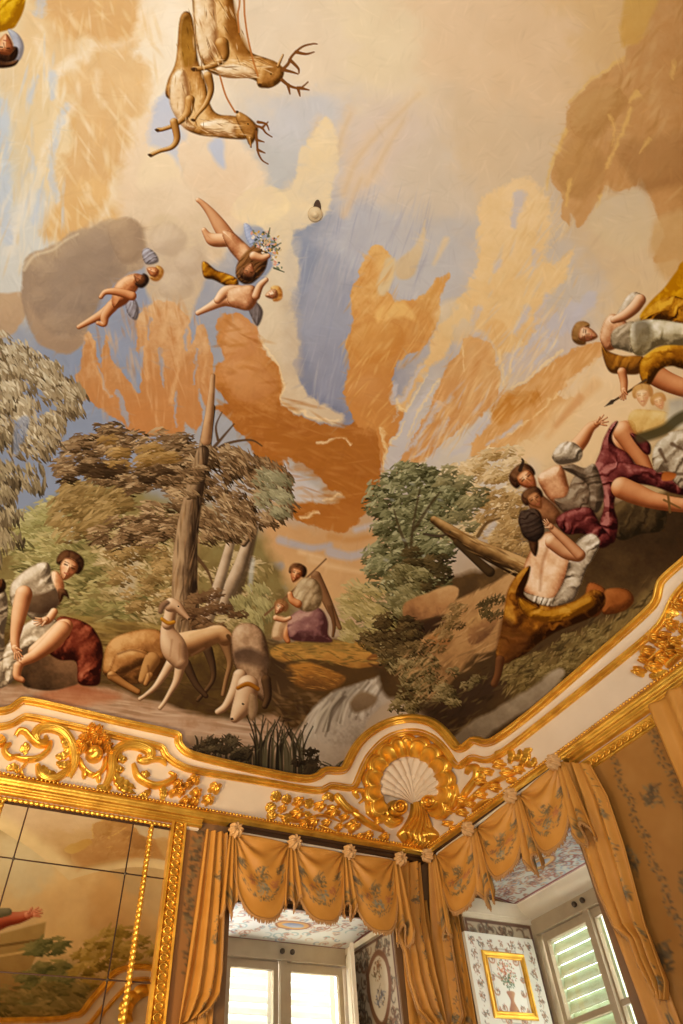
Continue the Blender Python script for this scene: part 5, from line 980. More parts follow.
# gilt under-cornice above mirror and, on the right wall, above the silk panel; dark strips for its shade and dirt above the windows
def bar(mb, wf, s0, s1, prof):
    mb.grid(np.array([[wf(s, z, o) for o, z in prof] for s in np.linspace(s0, s1, 12)]))
UP = [(0,ZC-.098),(.075,ZC-.1),(.085,ZC-.112),(.07,ZC-.125),(.05,ZC-.13),(.062,ZC-.14),(.07,ZC-.152),(.055,ZC-.165),(.03,ZC-.17),(0,ZC-.17)]
mb = MB(); bar(mb, wA, XO+.02, 2.06, UP); struct(mb.build('trim_7', M['gilt']))
mb = MB(); bar(mb, wA, XO+.02, 2.04, [(0,ZC-.17),(.04,ZC-.172),(.04,ZC-.185),(0,ZC-.19)]); struct(mb.build('trim_8', M['stucco']))
# ---------------------------------------------------------------- draperies
def sheet(canvas, fn, name, mat, parent, su=1, sv=1, solid=0.):
    """printed cloth or panel: canvas pixels become vertices placed by fn(u01, v01)"""
    im = canvas.img[::sv, ::su]; n, m = im.shape[:2]; v, u = np.meshgrid(np.linspace(0, 1, n), np.linspace(0, 1, m), indexing='ij')
    I = np.arange(n*m).reshape(n, m); Fq = np.stack([I[:-1, :-1], I[1:, :-1], I[1:, 1:], I[:-1, 1:]], -1).reshape(-1, 4)
    o = mk(name, fn(u, v).reshape(-1, 3), Fq, mat, parent, True, lin(im).reshape(-1, 3))
    if solid:
        md = o.modifiers.new('thickness', 'SOLIDIFY'); md.thickness = solid; md.offset = 0
    return o
CB = (190, 130, 52); CB2 = (198, 142, 78)
FLW = [(92,80,54),(112,96,66),(80,62,38),(122,108,78),(136,94,52),(104,98,76)]
def posy(p, x, y, r, n=26, pal=FLW, bl=False):
    for k in range(n):
        a = p.rng.uniform(0, 6.28); d = r*math.sqrt(p.rng.rand()); c = pal[p.rng.randint(len(pal))]
        p.dab(x+d*math.cos(a), y+d*math.sin(a), p.rng.uniform(.9, 2.4), p.rng.uniform(.6, 1.3), p.rng.uniform(0, 3.1), np.array(c)/255., .8, .5)
    for k in range(3):
        a = p.rng.uniform(0, 6.28); p.line([(x, y), (x+r*.8*math.cos(a), y+r*.8*math.sin(a)), (x+r*1.4*math.cos(a+.5), y+r*1.4*math.sin(a+.5))], pal[k % len(pal)], .7, .3, .8, .5)
def garland(p, pts, n, r=2.2, pal=FLW):
    q = spline(pts, 10, False)
    for k in range(n):
        x, y = q[p.rng.randint(len(q))]; p.dab(x+p.rng.normal(0, r*.6), y+p.rng.normal(0, r*.6), p.rng.uniform(.8, 2), p.rng.uniform(.6, 1.1), p.rng.uniform(0, 3.1), np.array(pal[p.rng.randint(len(pal))])/255., .78, .5)
def cloth_canvas(wd, ht, seed):
    p = Paint(0, 0, wd, ht, 1., seed); p.img[:] = np.array(CB)/255.; p.img += p.tex[..., None]*.025; return p
def swag_canvas(seed):
    p = cloth_canvas(60, 76, seed); cx = 30
    garland(p, [(9,30),(8,42),(14,52),(24,58),(34,58),(46,52),(52,42),(51,30)], 120, 2.)
    posy(p, 30, 36, 7, 46); posy(p, 30, 50, 6, 40, [(122,124,112),(142,140,122),(100,94,74),(150,118,74)]); posy(p, 11, 34, 4.5, 26); posy(p, 49, 34, 4.5, 26); posy(p, 20, 44, 4, 14, [(170,104,60),(150,88,52),(120,96,70)]); posy(p, 42, 46, 4, 14, [(170,104,60),(150,88,52)])
    return p
def drape_canvas(seed, ht=190):
    p = cloth_canvas(46, ht, seed)
    for y0 in range(20, ht, 64):
        posy(p, 36+p.rng.uniform(-3, 3), y0+30, 5, 30); garland(p, [(36,y0-12),(39,y0),(34,y0+12),(37,y0+22)], 22, 1.5)
    return p
def pline(P, t):
    P = np.asarray(P, float); d = np.r_[0, np.cumsum(np.linalg.norm(np.diff(P, axis=0), axis=1))]; d /= d[-1]
    return np.stack([np.interp(t, d, P[:, k]) for k in range(P.shape[1])], -1)
def wpts(pf, pts, off):
    q = np.array(pts, float); s, z = pf(q, off); return np.stack([s, z], -1)
def strip_fringe(name, wf, path, parent, off, ln=.035, seed=1, every=.011):
    """cord with short tassels along a hem; path (s, z, off)"""
    R = random.Random(seed); p = np.asarray(path, float); d = np.r_[0, np.cumsum(np.linalg.norm(np.diff(p[:, :2], axis=0), axis=1))]; n = max(4, int(d[-1]/every)); t = np.linspace(0, d[-1], n)
    q = np.stack([np.interp(t, d, p[:, k]) for k in range(3)], -1); X = wf(q[:, 0], q[:, 1], q[:, 2]+off); mb = MB(); mb.tube(X, .011, 6)
    for k in range(n):
        l = ln*R.uniform(.7, 1.15); a = X[k]; b = a+np.array([R.uniform(-.008, .008), R.uniform(-.008, .008), -l]); mb.tube([a, (a+b)/2, b], [.005, .006, .003], 4)
    return mb.build(name, M['fringe'], parent)
def curtain(wf, pf, Lp, Rp, label, off=.15, folds=4, amp=.035, seed=1, fringe='L', group='window curtains', ht=190, down=None, ph=0.):
    Lw, Rw = wpts(pf, Lp, off), wpts(pf, Rp, off)
    if down is not None: Lw = np.r_[Lw, [[Lw[-1, 0]+down[0], down[2]]]]; Rw = np.r_[Rw, [[Rw[-1, 0]+down[1], down[2]]]]
    root = empty('curtain', wf((Lw[0, 0]+Rw[0, 0])/2, min(Lw[:, 1].min(), Rw[:, 1].min()), off), label, 'curtain', group)
    def fn(u, v):
        a = pline(Lw, v); b = pline(Rw, v); q = a*(1-u)[..., None]+b*u[..., None]
        f = np.sin(2*math.pi*(folds*u+ph+.10*np.sin(v*4+seed)))+.25*np.sin(2*math.pi*(folds*1.7*u+.25*v+seed))
        return wf(q[..., 0], q[..., 1], off+amp*f*(.75+.4*v))
    dr = sheet(drape_canvas(seed, ht), fn, 'drape', M['cloth'], root, solid=.008)
    E = Rw if fringe == 'R' else Lw
    t = np.linspace(0.02, 1, 60); q = pline(E, t); u0 = 1. if fringe == 'R' else 0.
    if fringe: strip_fringe('fringe', wf, np.c_[q, np.full(60, off)], dr, amp*.4, .03, seed)
    return root
def valance(wf, pf, ros, sag, label, ends, seed, off=.21):
    R = wpts(pf, ros, off); SG = [R[i:i+2, 1].mean()-float(pf(np.array(q, float), off)[1])+.02 for i, q in enumerate(sag)]; sag = SG
    root = empty('curtain_valance', wf(R[:, 0].mean(), R[:, 1].min()-.6, off), label, 'valance', 'window valances')
    dz = .0
    for i in range(len(R)-1):
        a, b = R[i], R[i+1]; S = sag[i]
        def fn(u, v, top=.02):
            base = a*(1-u)[..., None]+b*u[..., None]; c = np.abs(2*u-1); w_ = np.clip(1-c**2.7, 0, 1)**.62
            inw = 0.
            z = base[..., 1]+top-v*S*(w_*.94+.06)
            dl = np.hypot(u*.9, v); dr = np.hypot((1-u)*.9, v); al = np.arctan2(v, u+.02); ar = np.arctan2(v, 1.02-u)
            rid = .03*np.sin(al*13)*np.exp(-dl*2.6)*np.clip(dl*8, 0, 1)+.03*np.sin(ar*13+1)*np.exp(-dr*2.6)*np.clip(dr*8, 0, 1)+.02*np.sin(v*16-3*w_)*np.sin(np.pi*u)*(1-v)**.7
            return wf(base[..., 0]+inw, z, off-.05+.10*np.sin(np.pi*u)**.7*(.35+.65*v)+rid)
        sw = sheet(swag_canvas(seed+i), fn, 'swag', M['cloth'], root, solid=.006)
        t = np.linspace(.012, .988, 70); P3 = fn(t, np.ones(70)); s_, z_, o_ = (P3[:, 0], P3[:, 2], YA-P3[:, 1]) if wf is wA else (P3[:, 1], P3[:, 2], XB-P3[:, 0])
        strip_fringe('fringe', wf, np.stack([s_, z_, o_], -1), sw, .004, .035, seed+i)
    for i, (q, (wl, ln)) in enumerate(zip(R, ends)):
        def fj(u, v):
            wd = wl*(.35+.65*v**.8); s = q[0]+(u-.5)*wd; z = q[1]+.01-v*ln*(1+.12*np.cos(u*2*math.pi*1.5))
            return wf(s, z, off+.0+.03*np.sin(u*math.pi*4.2+i)*(.4+v)-.01)
        c = cloth_canvas(20, 44, seed+20+i); posy(c, 10, 38, 6, 22); jb = sheet(c, fj, 'jabot', M['cloth'], root, solid=.006)
        t = np.linspace(0, 1, 16); P3 = fj(t, np.ones(16)); s_, z_, o_ = (P3[:, 0], P3[:, 2], YA-P3[:, 1]) if wf is wA else (P3[:, 1], P3[:, 2], XB-P3[:, 0])
        strip_fringe('fringe', wf, np.stack([s_, z_, o_], -1), jb, .004, .03, seed+40+i)
        # rosette of gathered silk
        th = np.linspace(0, 2*math.pi, 49)[:-1]; qq = np.linspace(0, 1, 8); rad = .062*(qq[:, None])*(1+.16*np.cos(8*th)[None]*qq[:, None]); hh = .035+.035*np.sin(np.pi*qq*.95)[:, None]*(1+.3*np.cos(8*th)[None])+.02*np.exp(-(qq/.2)**2)[:, None]; hh[-1] = 0
        mb = MB(); mb.grid(wf(q[0]+rad*np.cos(th), q[1]+rad*np.sin(th), off+.05+hh), True); mb.build('rosette', M['rosette'], root)
    mb = MB(); mb.tube(wf(np.linspace(R[0, 0], R[-1, 0], 12), np.linspace(R[0, 1], R[-1, 1], 12)+.03, np.full(12, off-.05)), .014, 8); mb.build('rod', M['whitewood'], root)
    return root
RA = [(233,833),(291.5,845),(346,854.5),(397,861.5)]; RB = [(433.5,856.5),(474,830),(516.5,797),(559.5,763.5)]
valance(wA, pA, RA, [(261,921),(319,923),(380,933.5)], 'ochre silk valance of three swags over the left window', [(.14,.62),(.17,.5),(.15,.5),(.2,.66)], 11)
valance(wB, pB, RB, [(461,913.5),(498.5,881),(547.7,856)], 'ochre silk valance of three swags over the right window', [(.16,.66),(.2,.6),(.2,.58),(.2,.6)], 31)
curtain(wA, pA, [(206,830),(196,905),(187,965),(177,1026)], [(227,833),(223,919),(221,972),(218,994),(209,1008),(199,1016)], 'ochre silk curtain left of the left window beside the mirror frame', .1, 3, .03, 3, 'R', ph=.1)
curtain(wA, pA, [(395,862),(395,931),(404,954),(408,982),(416.6,1010),(430,1024)], [(421,862),(425,919),(434,972),(440,996),(447,1028)], 'ochre silk curtain right of the left window beside the corner', .1, 3, .03, 5, 'L')
curtain(wB, pB, [(430,863),(433,937),(439,989),(445,1030)], [(442,858),(450,924),(457,972),(462,1005),(464,1014),(459,1030)], 'ochre silk curtain left of the right window beside the corner', .1, 2, .03, 7, 'R')
curtain(wB, pB, [(563,762),(583,844),(599,892),(615,927.5),(630,938),(639,963),(650,982),(661,1000)], [(590,764),(607,796),(622.6,844),(644,925),(665.5,982),(665,1000)], 'ochre silk curtain gathered right of the right window', .1, 3, .03, 9, 'L')
curtain(wB, pB, [(649,707),(668,752),(684,788),(705,840)], [(702,668),(722,720),(742,770),(770,840)], 'ochre silk curtain hanging in the upper right corner beyond the silk panel', .1, 3, .03, 13, None, down=(0, .05, .1))
# long under-curtains behind the gathered ones
curtain(wA, pA, [(186,985),(178,1030)], [(219,920),(212,1030)], 'plain silk under-curtain behind the left curtain of the left window', .03, 3, .012, 15, None, 'under-curtains', down=(0, 0, .1))
curtain(wA, pA, [(398,900),(411,1040)], [(427,900),(447,1040)], 'plain silk under-curtain behind the right curtain of the left window', .03, 3, .012, 17, None, 'under-curtains', down=(0, 0, .1))
curtain(wB, pB, [(436,900),(446,1030)], [(456,900),(478,1030)], 'plain silk under-curtain behind the left curtain of the right window', .03, 2, .012, 19, None, 'under-curtains', down=(0, 0, .1))
curtain(wB, pB, [(600,890),(640,1000)], [(630,890),(672,1000)], 'plain silk under-curtain behind the right curtain of the right window', .03, 2, .012, 21, None, 'under-curtains', down=(0, 0, .1))
# dark brown strips standing for shade and dirt on the cornice's lower fillets
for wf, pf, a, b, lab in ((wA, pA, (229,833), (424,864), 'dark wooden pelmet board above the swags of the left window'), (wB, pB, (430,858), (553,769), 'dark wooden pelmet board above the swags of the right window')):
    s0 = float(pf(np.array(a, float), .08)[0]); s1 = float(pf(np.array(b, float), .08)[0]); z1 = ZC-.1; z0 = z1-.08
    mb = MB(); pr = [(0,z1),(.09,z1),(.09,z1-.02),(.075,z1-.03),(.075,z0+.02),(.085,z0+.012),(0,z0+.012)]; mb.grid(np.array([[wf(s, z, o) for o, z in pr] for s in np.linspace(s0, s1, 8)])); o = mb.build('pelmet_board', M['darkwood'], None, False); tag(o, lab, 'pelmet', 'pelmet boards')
# ---------------------------------------------------------------- printed silk on the right wall, gilt fillet round it
s_a = 3.72; s_b = 1.2; z_t = ZC-.285
p = Paint(0, 0, (s_a-s_b)*60, 3.6*60, 1., 77); p.img[:] = np.array((152,102,42))/255.; p.img += p.tex[..., None]*.03
DKF = [(84,66,40),(104,84,54),(70,54,34),(120,98,62)]
st = pB(np.array([[613., 760.], [656., 745.]]), .012)[0]; dlt = float(st[1]-st[0])
for k in range(-1, 5):
    x = (s_a-(float(st[0])+k*dlt))*60
    if x < -4: continue
    y = 2
    while y < 214:
        for q in range(7): a = q*.9+p.rng.uniform(-.3, .3); p.dab(x+1.1*math.sin(y*.35)+1.7*math.cos(a), y+2.0*math.sin(a), 1.1, .6, a, np.array(DKF[q % 4])/255., .8, .5)
        y += p.rng.uniform(3.4, 5.4)
for k in range(-1, 5):
    x = (s_a-(float(st[0])+(k+.5)*dlt))*60
    for j in range(6): posy(p, x, 26+j*37+(k % 2)*19, 5.2, 30, DKF)
def fsilk(u, v): return wB(s_a+(s_b-s_a)*u, z_t-3.6*v, .012)
silk = empty('wall_silk_panel', wB(2.6, 1.0, .012), 'ochre wall silk printed with dark floral stripes beside the right window', 'wall covering')
sheet(p, fsilk, 'printed_silk', M['silkwall'], silk)
mb = MB(); bar(mb, wB, 1.2, 3.68, [(0,z_t+.1),(.03,z_t+.1),(.035,z_t+.085),(.02,z_t+.08),(.02,z_t+.02),(.035,z_t+.015),(.03,z_t),(0,z_t)]); mb.build('gilt_fillet', M['gilt'], silk)
mb = MB()
for k in range(34):
    s = 1.25+k*.072; t = np.linspace(0, 2*math.pi, 11); mb.tube(wB(s+.028*np.cos(t), z_t+.05+.022*np.sin(t), np.full(11, .026)), .007, 5)
mb.build('carved_rings', M['gilt'], silk)
mb = MB(); bar(mb, wB, YO+.05, 3.72, UP); struct(mb.build('trim_9', M['gilt']))
mb = MB(); bar(mb, wB, YO+.05, 3.70, [(0,ZC-.17),(.02,ZC-.172),(.02,ZC-.186),(0,ZC-.186)]); struct(mb.build('trim_10', M['stucco']))
# silk strip between mirror frame and curtain
p = Paint(0, 0, 14, 150, 1., 78); p.img[:] = np.array((150,100,50))/255.; garland(p, [(7,0),(5,40),(9,80),(6,120),(7,150)], 420, 2., DKF)
sl = sheet(p, lambda u, v: wA(fr_+.005+.26*u, 4.39-2.2*v, .01), 'wall_silk_strip', M['silkwall'], None); tag(sl, 'narrow dark flowered silk strip between the mirror frame and the curtain', 'wall covering')
# ---------------------------------------------------------------- windows: soffit, reveals, casements, shutters
def arabesque(wd, ht, seed, base, cols, border, center=True, dense=1.):
    p = Paint(0, 0, wd, ht, 1., seed); p.img[:] = np.array(base)/255.; R = p.rng
    p.line([(2,2),(wd-2,2),(wd-2,ht-2),(2,ht-2),(2,2)], border, 1.5, 1.5, .95, .5, sm=False)
    for k in range(int(wd*ht/90*dense)):
        x, y = R.uniform(5, wd-5), R.uniform(5, ht-5); t = np.linspace(0, R.uniform(2.4, 5.2), 12); s = R.uniform(3, 7); sg = R.choice((-1, 1)); a = R.uniform(0, 6.28)
        p.line([(x+s*(1-q/7)*math.cos(a+sg*q), y+s*(1-q/7)*math.sin(a+sg*q)) for q in t], cols[R.randint(len(cols))], .9, .5, .85, .5)
        if k % 2 == 0: posy(p, x, y, 2.2, 6, cols)
    if center:
        B = p.blob; c = wd/2, ht*.52
        B([(c[0]-18,c[1]),(c[0]-10,c[1]-9),(c[0]+10,c[1]-9),(c[0]+18,c[1]),(c[0]+10,c[1]+9),(c[0]-10,c[1]+9)], [(206,150,80),(226,180,104)], 'lin', feather=.6)
        B([(c[0]-11,c[1]+1),(c[0]-4,c[1]-5),(c[0]+8,c[1]-4),(c[0]+12,c[1]+2),(c[0]+2,c[1]+6)], [(110,124,160),(190,196,206)], 'lin', feather=.8)
        p.line([(c[0]-18,c[1]),(c[0]-10,c[1]-9),(c[0]+10,c[1]-9),(c[0]+18,c[1]),(c[0]+10,c[1]+9),(c[0]-10,c[1]+9),(c[0]-18,c[1])], (150,90,60), 1, 1, .9, .5)
    return p
AR = [(150,176,170),(196,150,120),(170,110,90),(140,160,176),(206,176,140),(170,186,180),(206,160,130)]
def louvers(root_name, wf, s0, s1, z0, z1, off, mat, label, group):
    root = empty(root_name, wf((s0+s1)/2, z0, off), label, 'shutter', group); t = .045
    for a, b in ((s0, s0+.06), (s1-.06, s1)):
        mb = MB(); mb.box(wf(a, z0, off), wf(b, z1, off+t)); mb.build('stile', mat, root, False)
    for a in (z0, z1-.08, (z0+z1)/2-.04): mb = MB(); mb.box(wf(s0+.06, a, off+.002), wf(s1-.06, a+.08, off+t-.002)); mb.build('rail', mat, root, False)
    mb = MB(); z = z0+.1
    while z < z1-.1:
        A_ = np.array([wf(s, zz, oo) for s in (s0+.055, s1-.055) for zz, oo in ((z, off+t-.002), (z+.008, off+t-.002), (z+.108, off+.004), (z+.1, off+.004))]); mb.add(A_, [(0,1,2,3),(7,6,5,4),(0,4,5,1),(1,5,6,2),(2,6,7,3),(3,7,4,0)]); z += .098
    mb.build('slats', mat, root, False); return root
def window(n, wf, s0, s1, z0, z1, dep, gl, ztop, bars, name_handles):
    """gl: list of (from, to) glass spans; ztop: glass head; frame parts sit at off = -dep"""
    t = .07; root = empty('window_%d' % n, wf((s0+s1)/2, z0, -dep), kind='structure')
    mb = MB(); mb.box(wf(s0, z0, -dep-t), wf(s0+.05, z1, -dep+.02)); mb.box(wf(s1-.05, z0, -dep-t), wf(s1, z1, -dep+.02)); mb.box(wf(s0+.05, ztop+.09, -dep-t), wf(s1-.05, z1, -dep+.03)); mb.box(wf(s0+.05, ztop+.075, -dep-t), wf(s1-.05, ztop+.09, -dep+.05)); mb.box(wf(s0+.05, z0, -dep-t), wf(s1-.05, z0+.06, -dep+.03)); mb.build('frame', M['windowwood'], root, False)
    for a, b in gl:
        a, b = min(a, b), max(a, b); q = .05; zb = z0+.1
        mb = MB(); mb.box(wf(a-q, zb-q, -dep-.05), wf(a, ztop+.07, -dep)); mb.box(wf(b, zb-q, -dep-.05), wf(b+q, ztop+.07, -dep)); mb.box(wf(a, ztop, -dep-.05), wf(b, ztop+.07, -dep)); mb.box(wf(a, zb-q, -dep-.05), wf(b, zb, -dep))
        for z in bars: mb.box(wf(a, z-.045, -dep-.045), wf(b, z, -dep-.005))
        cs = mb.build('casement', M['windowwood'], root, False)
        mb = MB(); mb.box(wf(a+.001, zb+.001, -dep-.03), wf(b-.001, ztop-.001, -dep-.025)); mb.build('pane', M['glass'], cs, False)
    c = (gl[0][1]+gl[1][0])/2; mb = MB(); mb.box(wf(c-.035, z0+.06, -dep), wf(c+.035, ztop+.075, -dep+.035)); mb.build('meeting_stile', M['windowwood'], root, False)
    for d in (-.055, .055):
        mb = MB(); P0 = wf(c+d+.03, ztop+.15, -dep+.055); mb.ball(P0, .026, 7, 10); mb.tube([wf(c+d+.03, ztop+.15, -dep+.03), P0], .014, 8); mb.build('knob', M['metal'], root)
    return root
# --- left window
DA = .88; window(1, wA, 2.62, 4.08, 1.0, 3.84, DA, [(2.79, 3.235), (3.42, 3.95)], 3.61, [2.6], None)
p = arabesque(168, 88, 5, (226,224,212), AR, (140,70,60)); s = sheet(p, lambda u, v: wA(2.40+1.68*u, 3.842+.03*np.sin(np.pi*(1-v)), -.02-(DA-.02)*v), 'trim_11', M['decor'], None); struct(s)
BRN = [(96,64,40),(120,80,52),(84,70,50),(70,60,48),(110,100,84)]
p = arabesque(86, 200, 6, (176,160,132), BRN, (96,64,46), False, 1.9)
p.blob([(34,26),(46,16),(58,14),(70,24),(72,44),(64,62),(52,70),(40,60),(34,44)], [(196,180,150),(214,200,172)], 'lin', feather=.8); p.line([(34,26),(46,16),(58,14),(70,24),(72,44),(64,62),(52,70),(40,60),(34,44),(34,26)], (110,70,42), 2.6, 2.6, .95, .6)
posy(p, 52, 28, 8, 50, [(110,66,36),(140,90,50),(96,80,50)]); posy(p, 53, 50, 8, 46, [(90,96,120),(120,120,130),(100,80,60)]); garland(p, [(53,72),(50,100),(55,130),(52,170)], 160, 4, BRN)
s = sheet(p, lambda u, v: np.stack([np.full_like(u, 4.078), YA+.02+(DA-.04)*(1-u), 3.80-2.0*v], -1), 'trim_12', M['decor'], None); struct(s)
mb = MB(); mb.box((4.03, YA+.02, 3.79), (4.079, YA+DA, 3.84)); struct(mb.build('trim_13', M['whitewood'], smooth=False))
rt = empty('inner_shutter', (4.02, YA+DA-.06, 1.0), 'white inner shutter leaf standing open edge-on at the left window', 'shutter')
hx, hy = 4.015, YA+DA-.05; ex_, ey_ = 3.80, YA+.36; dv = np.array([ex_-hx, ey_-hy]); nv = np.array([-dv[1], dv[0]])/np.linalg.norm(dv)
def slab(mb, a, b, z0, z1, t, o=0.):
    q = [np.array([hx, hy])+dv*a+nv*o, np.array([hx, hy])+dv*b+nv*o]; q += [q[1]+nv*t, q[0]+nv*t]; V = [(x, y, z) for z in (z0, z1) for x, y in q]; mb.add(V, [(0,1,2,3),(4,7,6,5),(0,4,5,1),(1,5,6,2),(2,6,7,3),(3,7,4,0)])
mb = MB(); slab(mb, 0, 1, 1.05, 3.74, .035); mb.build('leaf', M['whitewood'], rt, False)
mb = MB(); slab(mb, .18, .82, 2.5, 3.55, .01, -.0101); mb.build('raised_panel', M['whitewood'], rt, False)
# --- right window
DB = .88; window(2, wB, 3.95, 5.62, 1.0, 3.85, DB, [(4.10, 4.80), (4.915, 5.465)], 3.64, [3.01, 2.2], None)
p = arabesque(160, 84, 8, (196,196,186), AR+[(130,70,60),(110,80,70),(150,84,70),(120,100,96)], (130,64,56), True, 2.6); s = sheet(p, lambda u, v: wB(5.62-1.67*u, 3.988+.05*np.sin(np.pi*(1-v)), -.0-(.70)*v), 'trim_14', M['decor'], None); struct(s)
mb = MB(); mb.grid(np.array([[wB(s, z, -o) for o, z in ((.70,3.985),(.72,3.97),(.73,3.94),(.77,3.90),(.83,3.875),(.87,3.86),(.88,3.845))] for s in np.linspace(3.95, 5.62, 4)])); struct(mb.build('trim_15', M['whitewood']))
mb = MB(); mb.box((XB+.01, 5.585, 3.86), (XB+.87, 5.621, 3.99)); mb.box((XB+.01, 5.60, 3.82), (XB+.87, 5.621, 3.86)); struct(mb.build('trim_20', M['whitewood'], smooth=False))
p = arabesque(86, 200, 12, (176,160,132), BRN, (96,64,46), False, 1.9); s = sheet(p, lambda u, v: np.stack([XB+.02+(DB-.04)*u, np.full_like(u, 5.617), 3.82-2.0*v], -1), 'trim_21', M['decor'], None); struct(s)
def pY(px, yv):
    o, d = rays(px); t = (yv-o[1])/d[..., 1]; P = o+d*t[..., None]; return P[..., 0], P[..., 2]
yl = 5.575; q = np.array([(465,935),(531,935.5),(480.5,952.5),(523.7,952.5),(494.7,1020),(536.7,1019.5)], float); lx, lz = pY(q, yl)
x0, x1, zt = float(lx[0]), float(lx[1]), float(lz[:2].mean()); fx0 = float(lx[[2, 4]].mean()); fx1 = float(lx[[3, 5]].mean()); fz1 = float(lz[2:4].mean()); fz0 = float(lz[4:].mean())
hw = int((x1-x0)*150); p = Paint(0, 0, hw, 200, 1., 9); p.img[:] = np.array((226,222,206))/255.
k = 150; cxp = ((fx0+fx1)/2-x0)*k; cyp = (zt-(fz0+fz1)/2)*k; CP_ = [(150,96,66),(120,110,90),(176,130,96),(96,100,84)]
for sx in (.09, .91):
    for j in range(8): posy(p, hw*sx+p.rng.uniform(-3, 3), 10+j*17, 5, 20, CP_)
    garland(p, [(hw*sx, 8), (hw*sx+3, 40), (hw*sx-3, 80), (hw*sx, 150)], 90, 2.6, CP_)
[posy(p, hw*q, 12, 6, 26, CP_) for q in (.2, .34, .66, .8)]; posy(p, hw*.5, 10, 4, 10, CP_)
p.line([(cxp-26,cyp-34),(cxp-18,cyp-42),(cxp+18,cyp-42),(cxp+26,cyp-34),(cxp+26,cyp+34),(cxp+16,cyp+42),(cxp-16,cyp+42),(cxp-26,cyp+34),(cxp-26,cyp-34)], (170,160,140), .8, .8, .8, .5)
posy(p, cxp, cyp-14, 17, 130, [(96,110,70),(176,90,60),(206,150,90),(80,96,60),(190,120,90),(150,60,50)]); posy(p, cxp, cyp-4, 10, 50, [(60,84,50),(80,106,66)]); posy(p, cxp-3, cyp-20, 8, 30, [(200,110,80),(220,160,110),(170,80,60)])
p.blob([(cxp-7,cyp+8),(cxp+7,cyp+8),(cxp+3,cyp+18),(cxp+8,cyp+30),(cxp-8,cyp+30),(cxp-3,cyp+18)], [(150,90,60),(206,160,110)], 'lin', ang=0, feather=.6)
for sg in (-1, 1):
    for dx, dy, r_ in ((16,26,8),(22,8,6),(20,-30,7),(12,40,6),(26,-8,5),(10,-42,6)):
        t_ = np.linspace(0, 4.6, 14); p.line([(cxp+sg*(dx+r_*(1-q/6)*math.cos(q)), cyp+dy+r_*(1-q/6)*math.sin(q)) for q in t_], (176,116,78), 1., .6, .9, .5)
        posy(p, cxp+sg*dx, cyp+dy, 3, 9, CP_)
    p.line([(cxp+sg*6, cyp+30), (cxp+sg*18, cyp+36), (cxp+sg*26, cyp+28)], (150,96,66), 1.4, .7)
lf = empty('painted_shutter', ((x0+x1)/2, yl, 1.05), 'white painted inner shutter with gilt panel and flower vase at the right window', 'shutter')
sheet(p, lambda u, v: np.stack([x0+(x1-x0)*u, np.full_like(u, yl), zt-(200/150)*v], -1), 'painted_face', M['decor'], lf)
mb = MB(); mb.box((x0, yl+.003, 1.05), (x1, yl+.04, zt)); mb.build('leaf', M['whitewood'], lf, False)
mb = MB(); e = .075
pr = [(0,0),(.0,.012),(.01,.02),(.024,.018),(.036,.01),(.046,.016),(.054,.012),(.056,0)]
def ring(o_in): return [(fx0+o_in, fz0+o_in), (fx1-o_in, fz0+o_in), (fx1-o_in, fz1-o_in), (fx0+o_in, fz1-o_in)]
mb.grid(np.array([[(x, yl-.002-h, z) for x, z in ring(a)] for a, h in pr]), True); mb.build('panel_moulding', M['gilt'], lf, False)
# --- louvred shutters outside the glass
louvers('louvered_shutter', wA, 2.70, 3.36, 1.05, 3.9, -1.2, M['louver'], 'white louvred shutter outside the left pane of the left window', 'louvred shutters')
louvers('louvered_shutter', wA, 3.40, 4.06, 1.05, 3.9, -1.2, M['louver'], 'white louvred shutter outside the right pane of the left window', 'louvred shutters')
louvers('louvered_shutter', wB, 4.96, float(pB(np.array([559., 975.]), -1.2)[0]), 1.05, 3.95, -1.2, M['louver_green'], 'pale green louvred shutter outside the left casement of the right window', 'louvred shutters')
louvers('louvered_shutter', wB, 4.02, 4.80, 1.05, 3.95, -1.2, M['louver_green'], 'pale green louvred shutter outside the right casement of the right window', 'louvred shutters')
# ---------------------------------------------------------------- the opposite side of the vault, seen in the mirror
FR2 = np.array([(-60,1026,-60,1038),(0,1021.5,0,1034),(64,1020.5,66,1033),(73,1016,80,1030),(82,1016,90,1026),(92,1001,101,1011),(104,988,112,998),(114,975,122,988),(126,968,131,980),(150,966.5,152,978),(175,972,172,984),(195,990,188,1000),(214,1012,204,1024),(260,1010,256,1026)], float)
F2 = dens(chaikin(FR2, 2), 3.0); frame_lines(F2, ('trim_16', 'trim_17', 'trim_18'), True, 3.2, 2.4)
p = Paint(-60, 770, 262, 1060, .8, 21); B, L, D = p.blob, p.line, p.dabs
p.base([(-60,780,196,186,160),(30,800,190,160,108),(90,820,196,164,112),(20,860,206,188,150),(60,900,222,186,130),(120,900,212,168,108),(60,940,226,190,130),(20,930,210,180,130),(150,870,190,160,116),(180,820,186,160,120),(100,960,206,170,110),(60,1000,120,104,60),(120,1000,150,120,70),(240,900,196,164,116)])
B([(-60,770),(20,790),(60,800),(90,812),(50,834),(-20,840),(-60,830)], [(150,128,86),(176,148,100)], feather=4, warp=5, alpha=.7); B([(100,820),(160,812),(200,850),(170,890),(120,880)], [(176,146,100),(196,164,116)], feather=4, warp=5, alpha=.8)
B([(0,934),(46,922),(44,936),(26,980),(22,1010),(-20,1010)], [(170,140,84),(150,116,66)], pid='painted_ruin', smooth=False); L([(0,946),(40,940)], (120,92,52), 1.4, 1.4); L([(0,956),(36,950)], (206,172,110), 1.2, 1.2)
G1 = [(70,74,44),(110,108,64),(146,136,82)]; G2 = [(104,84,34),(160,132,60),(200,170,96)]
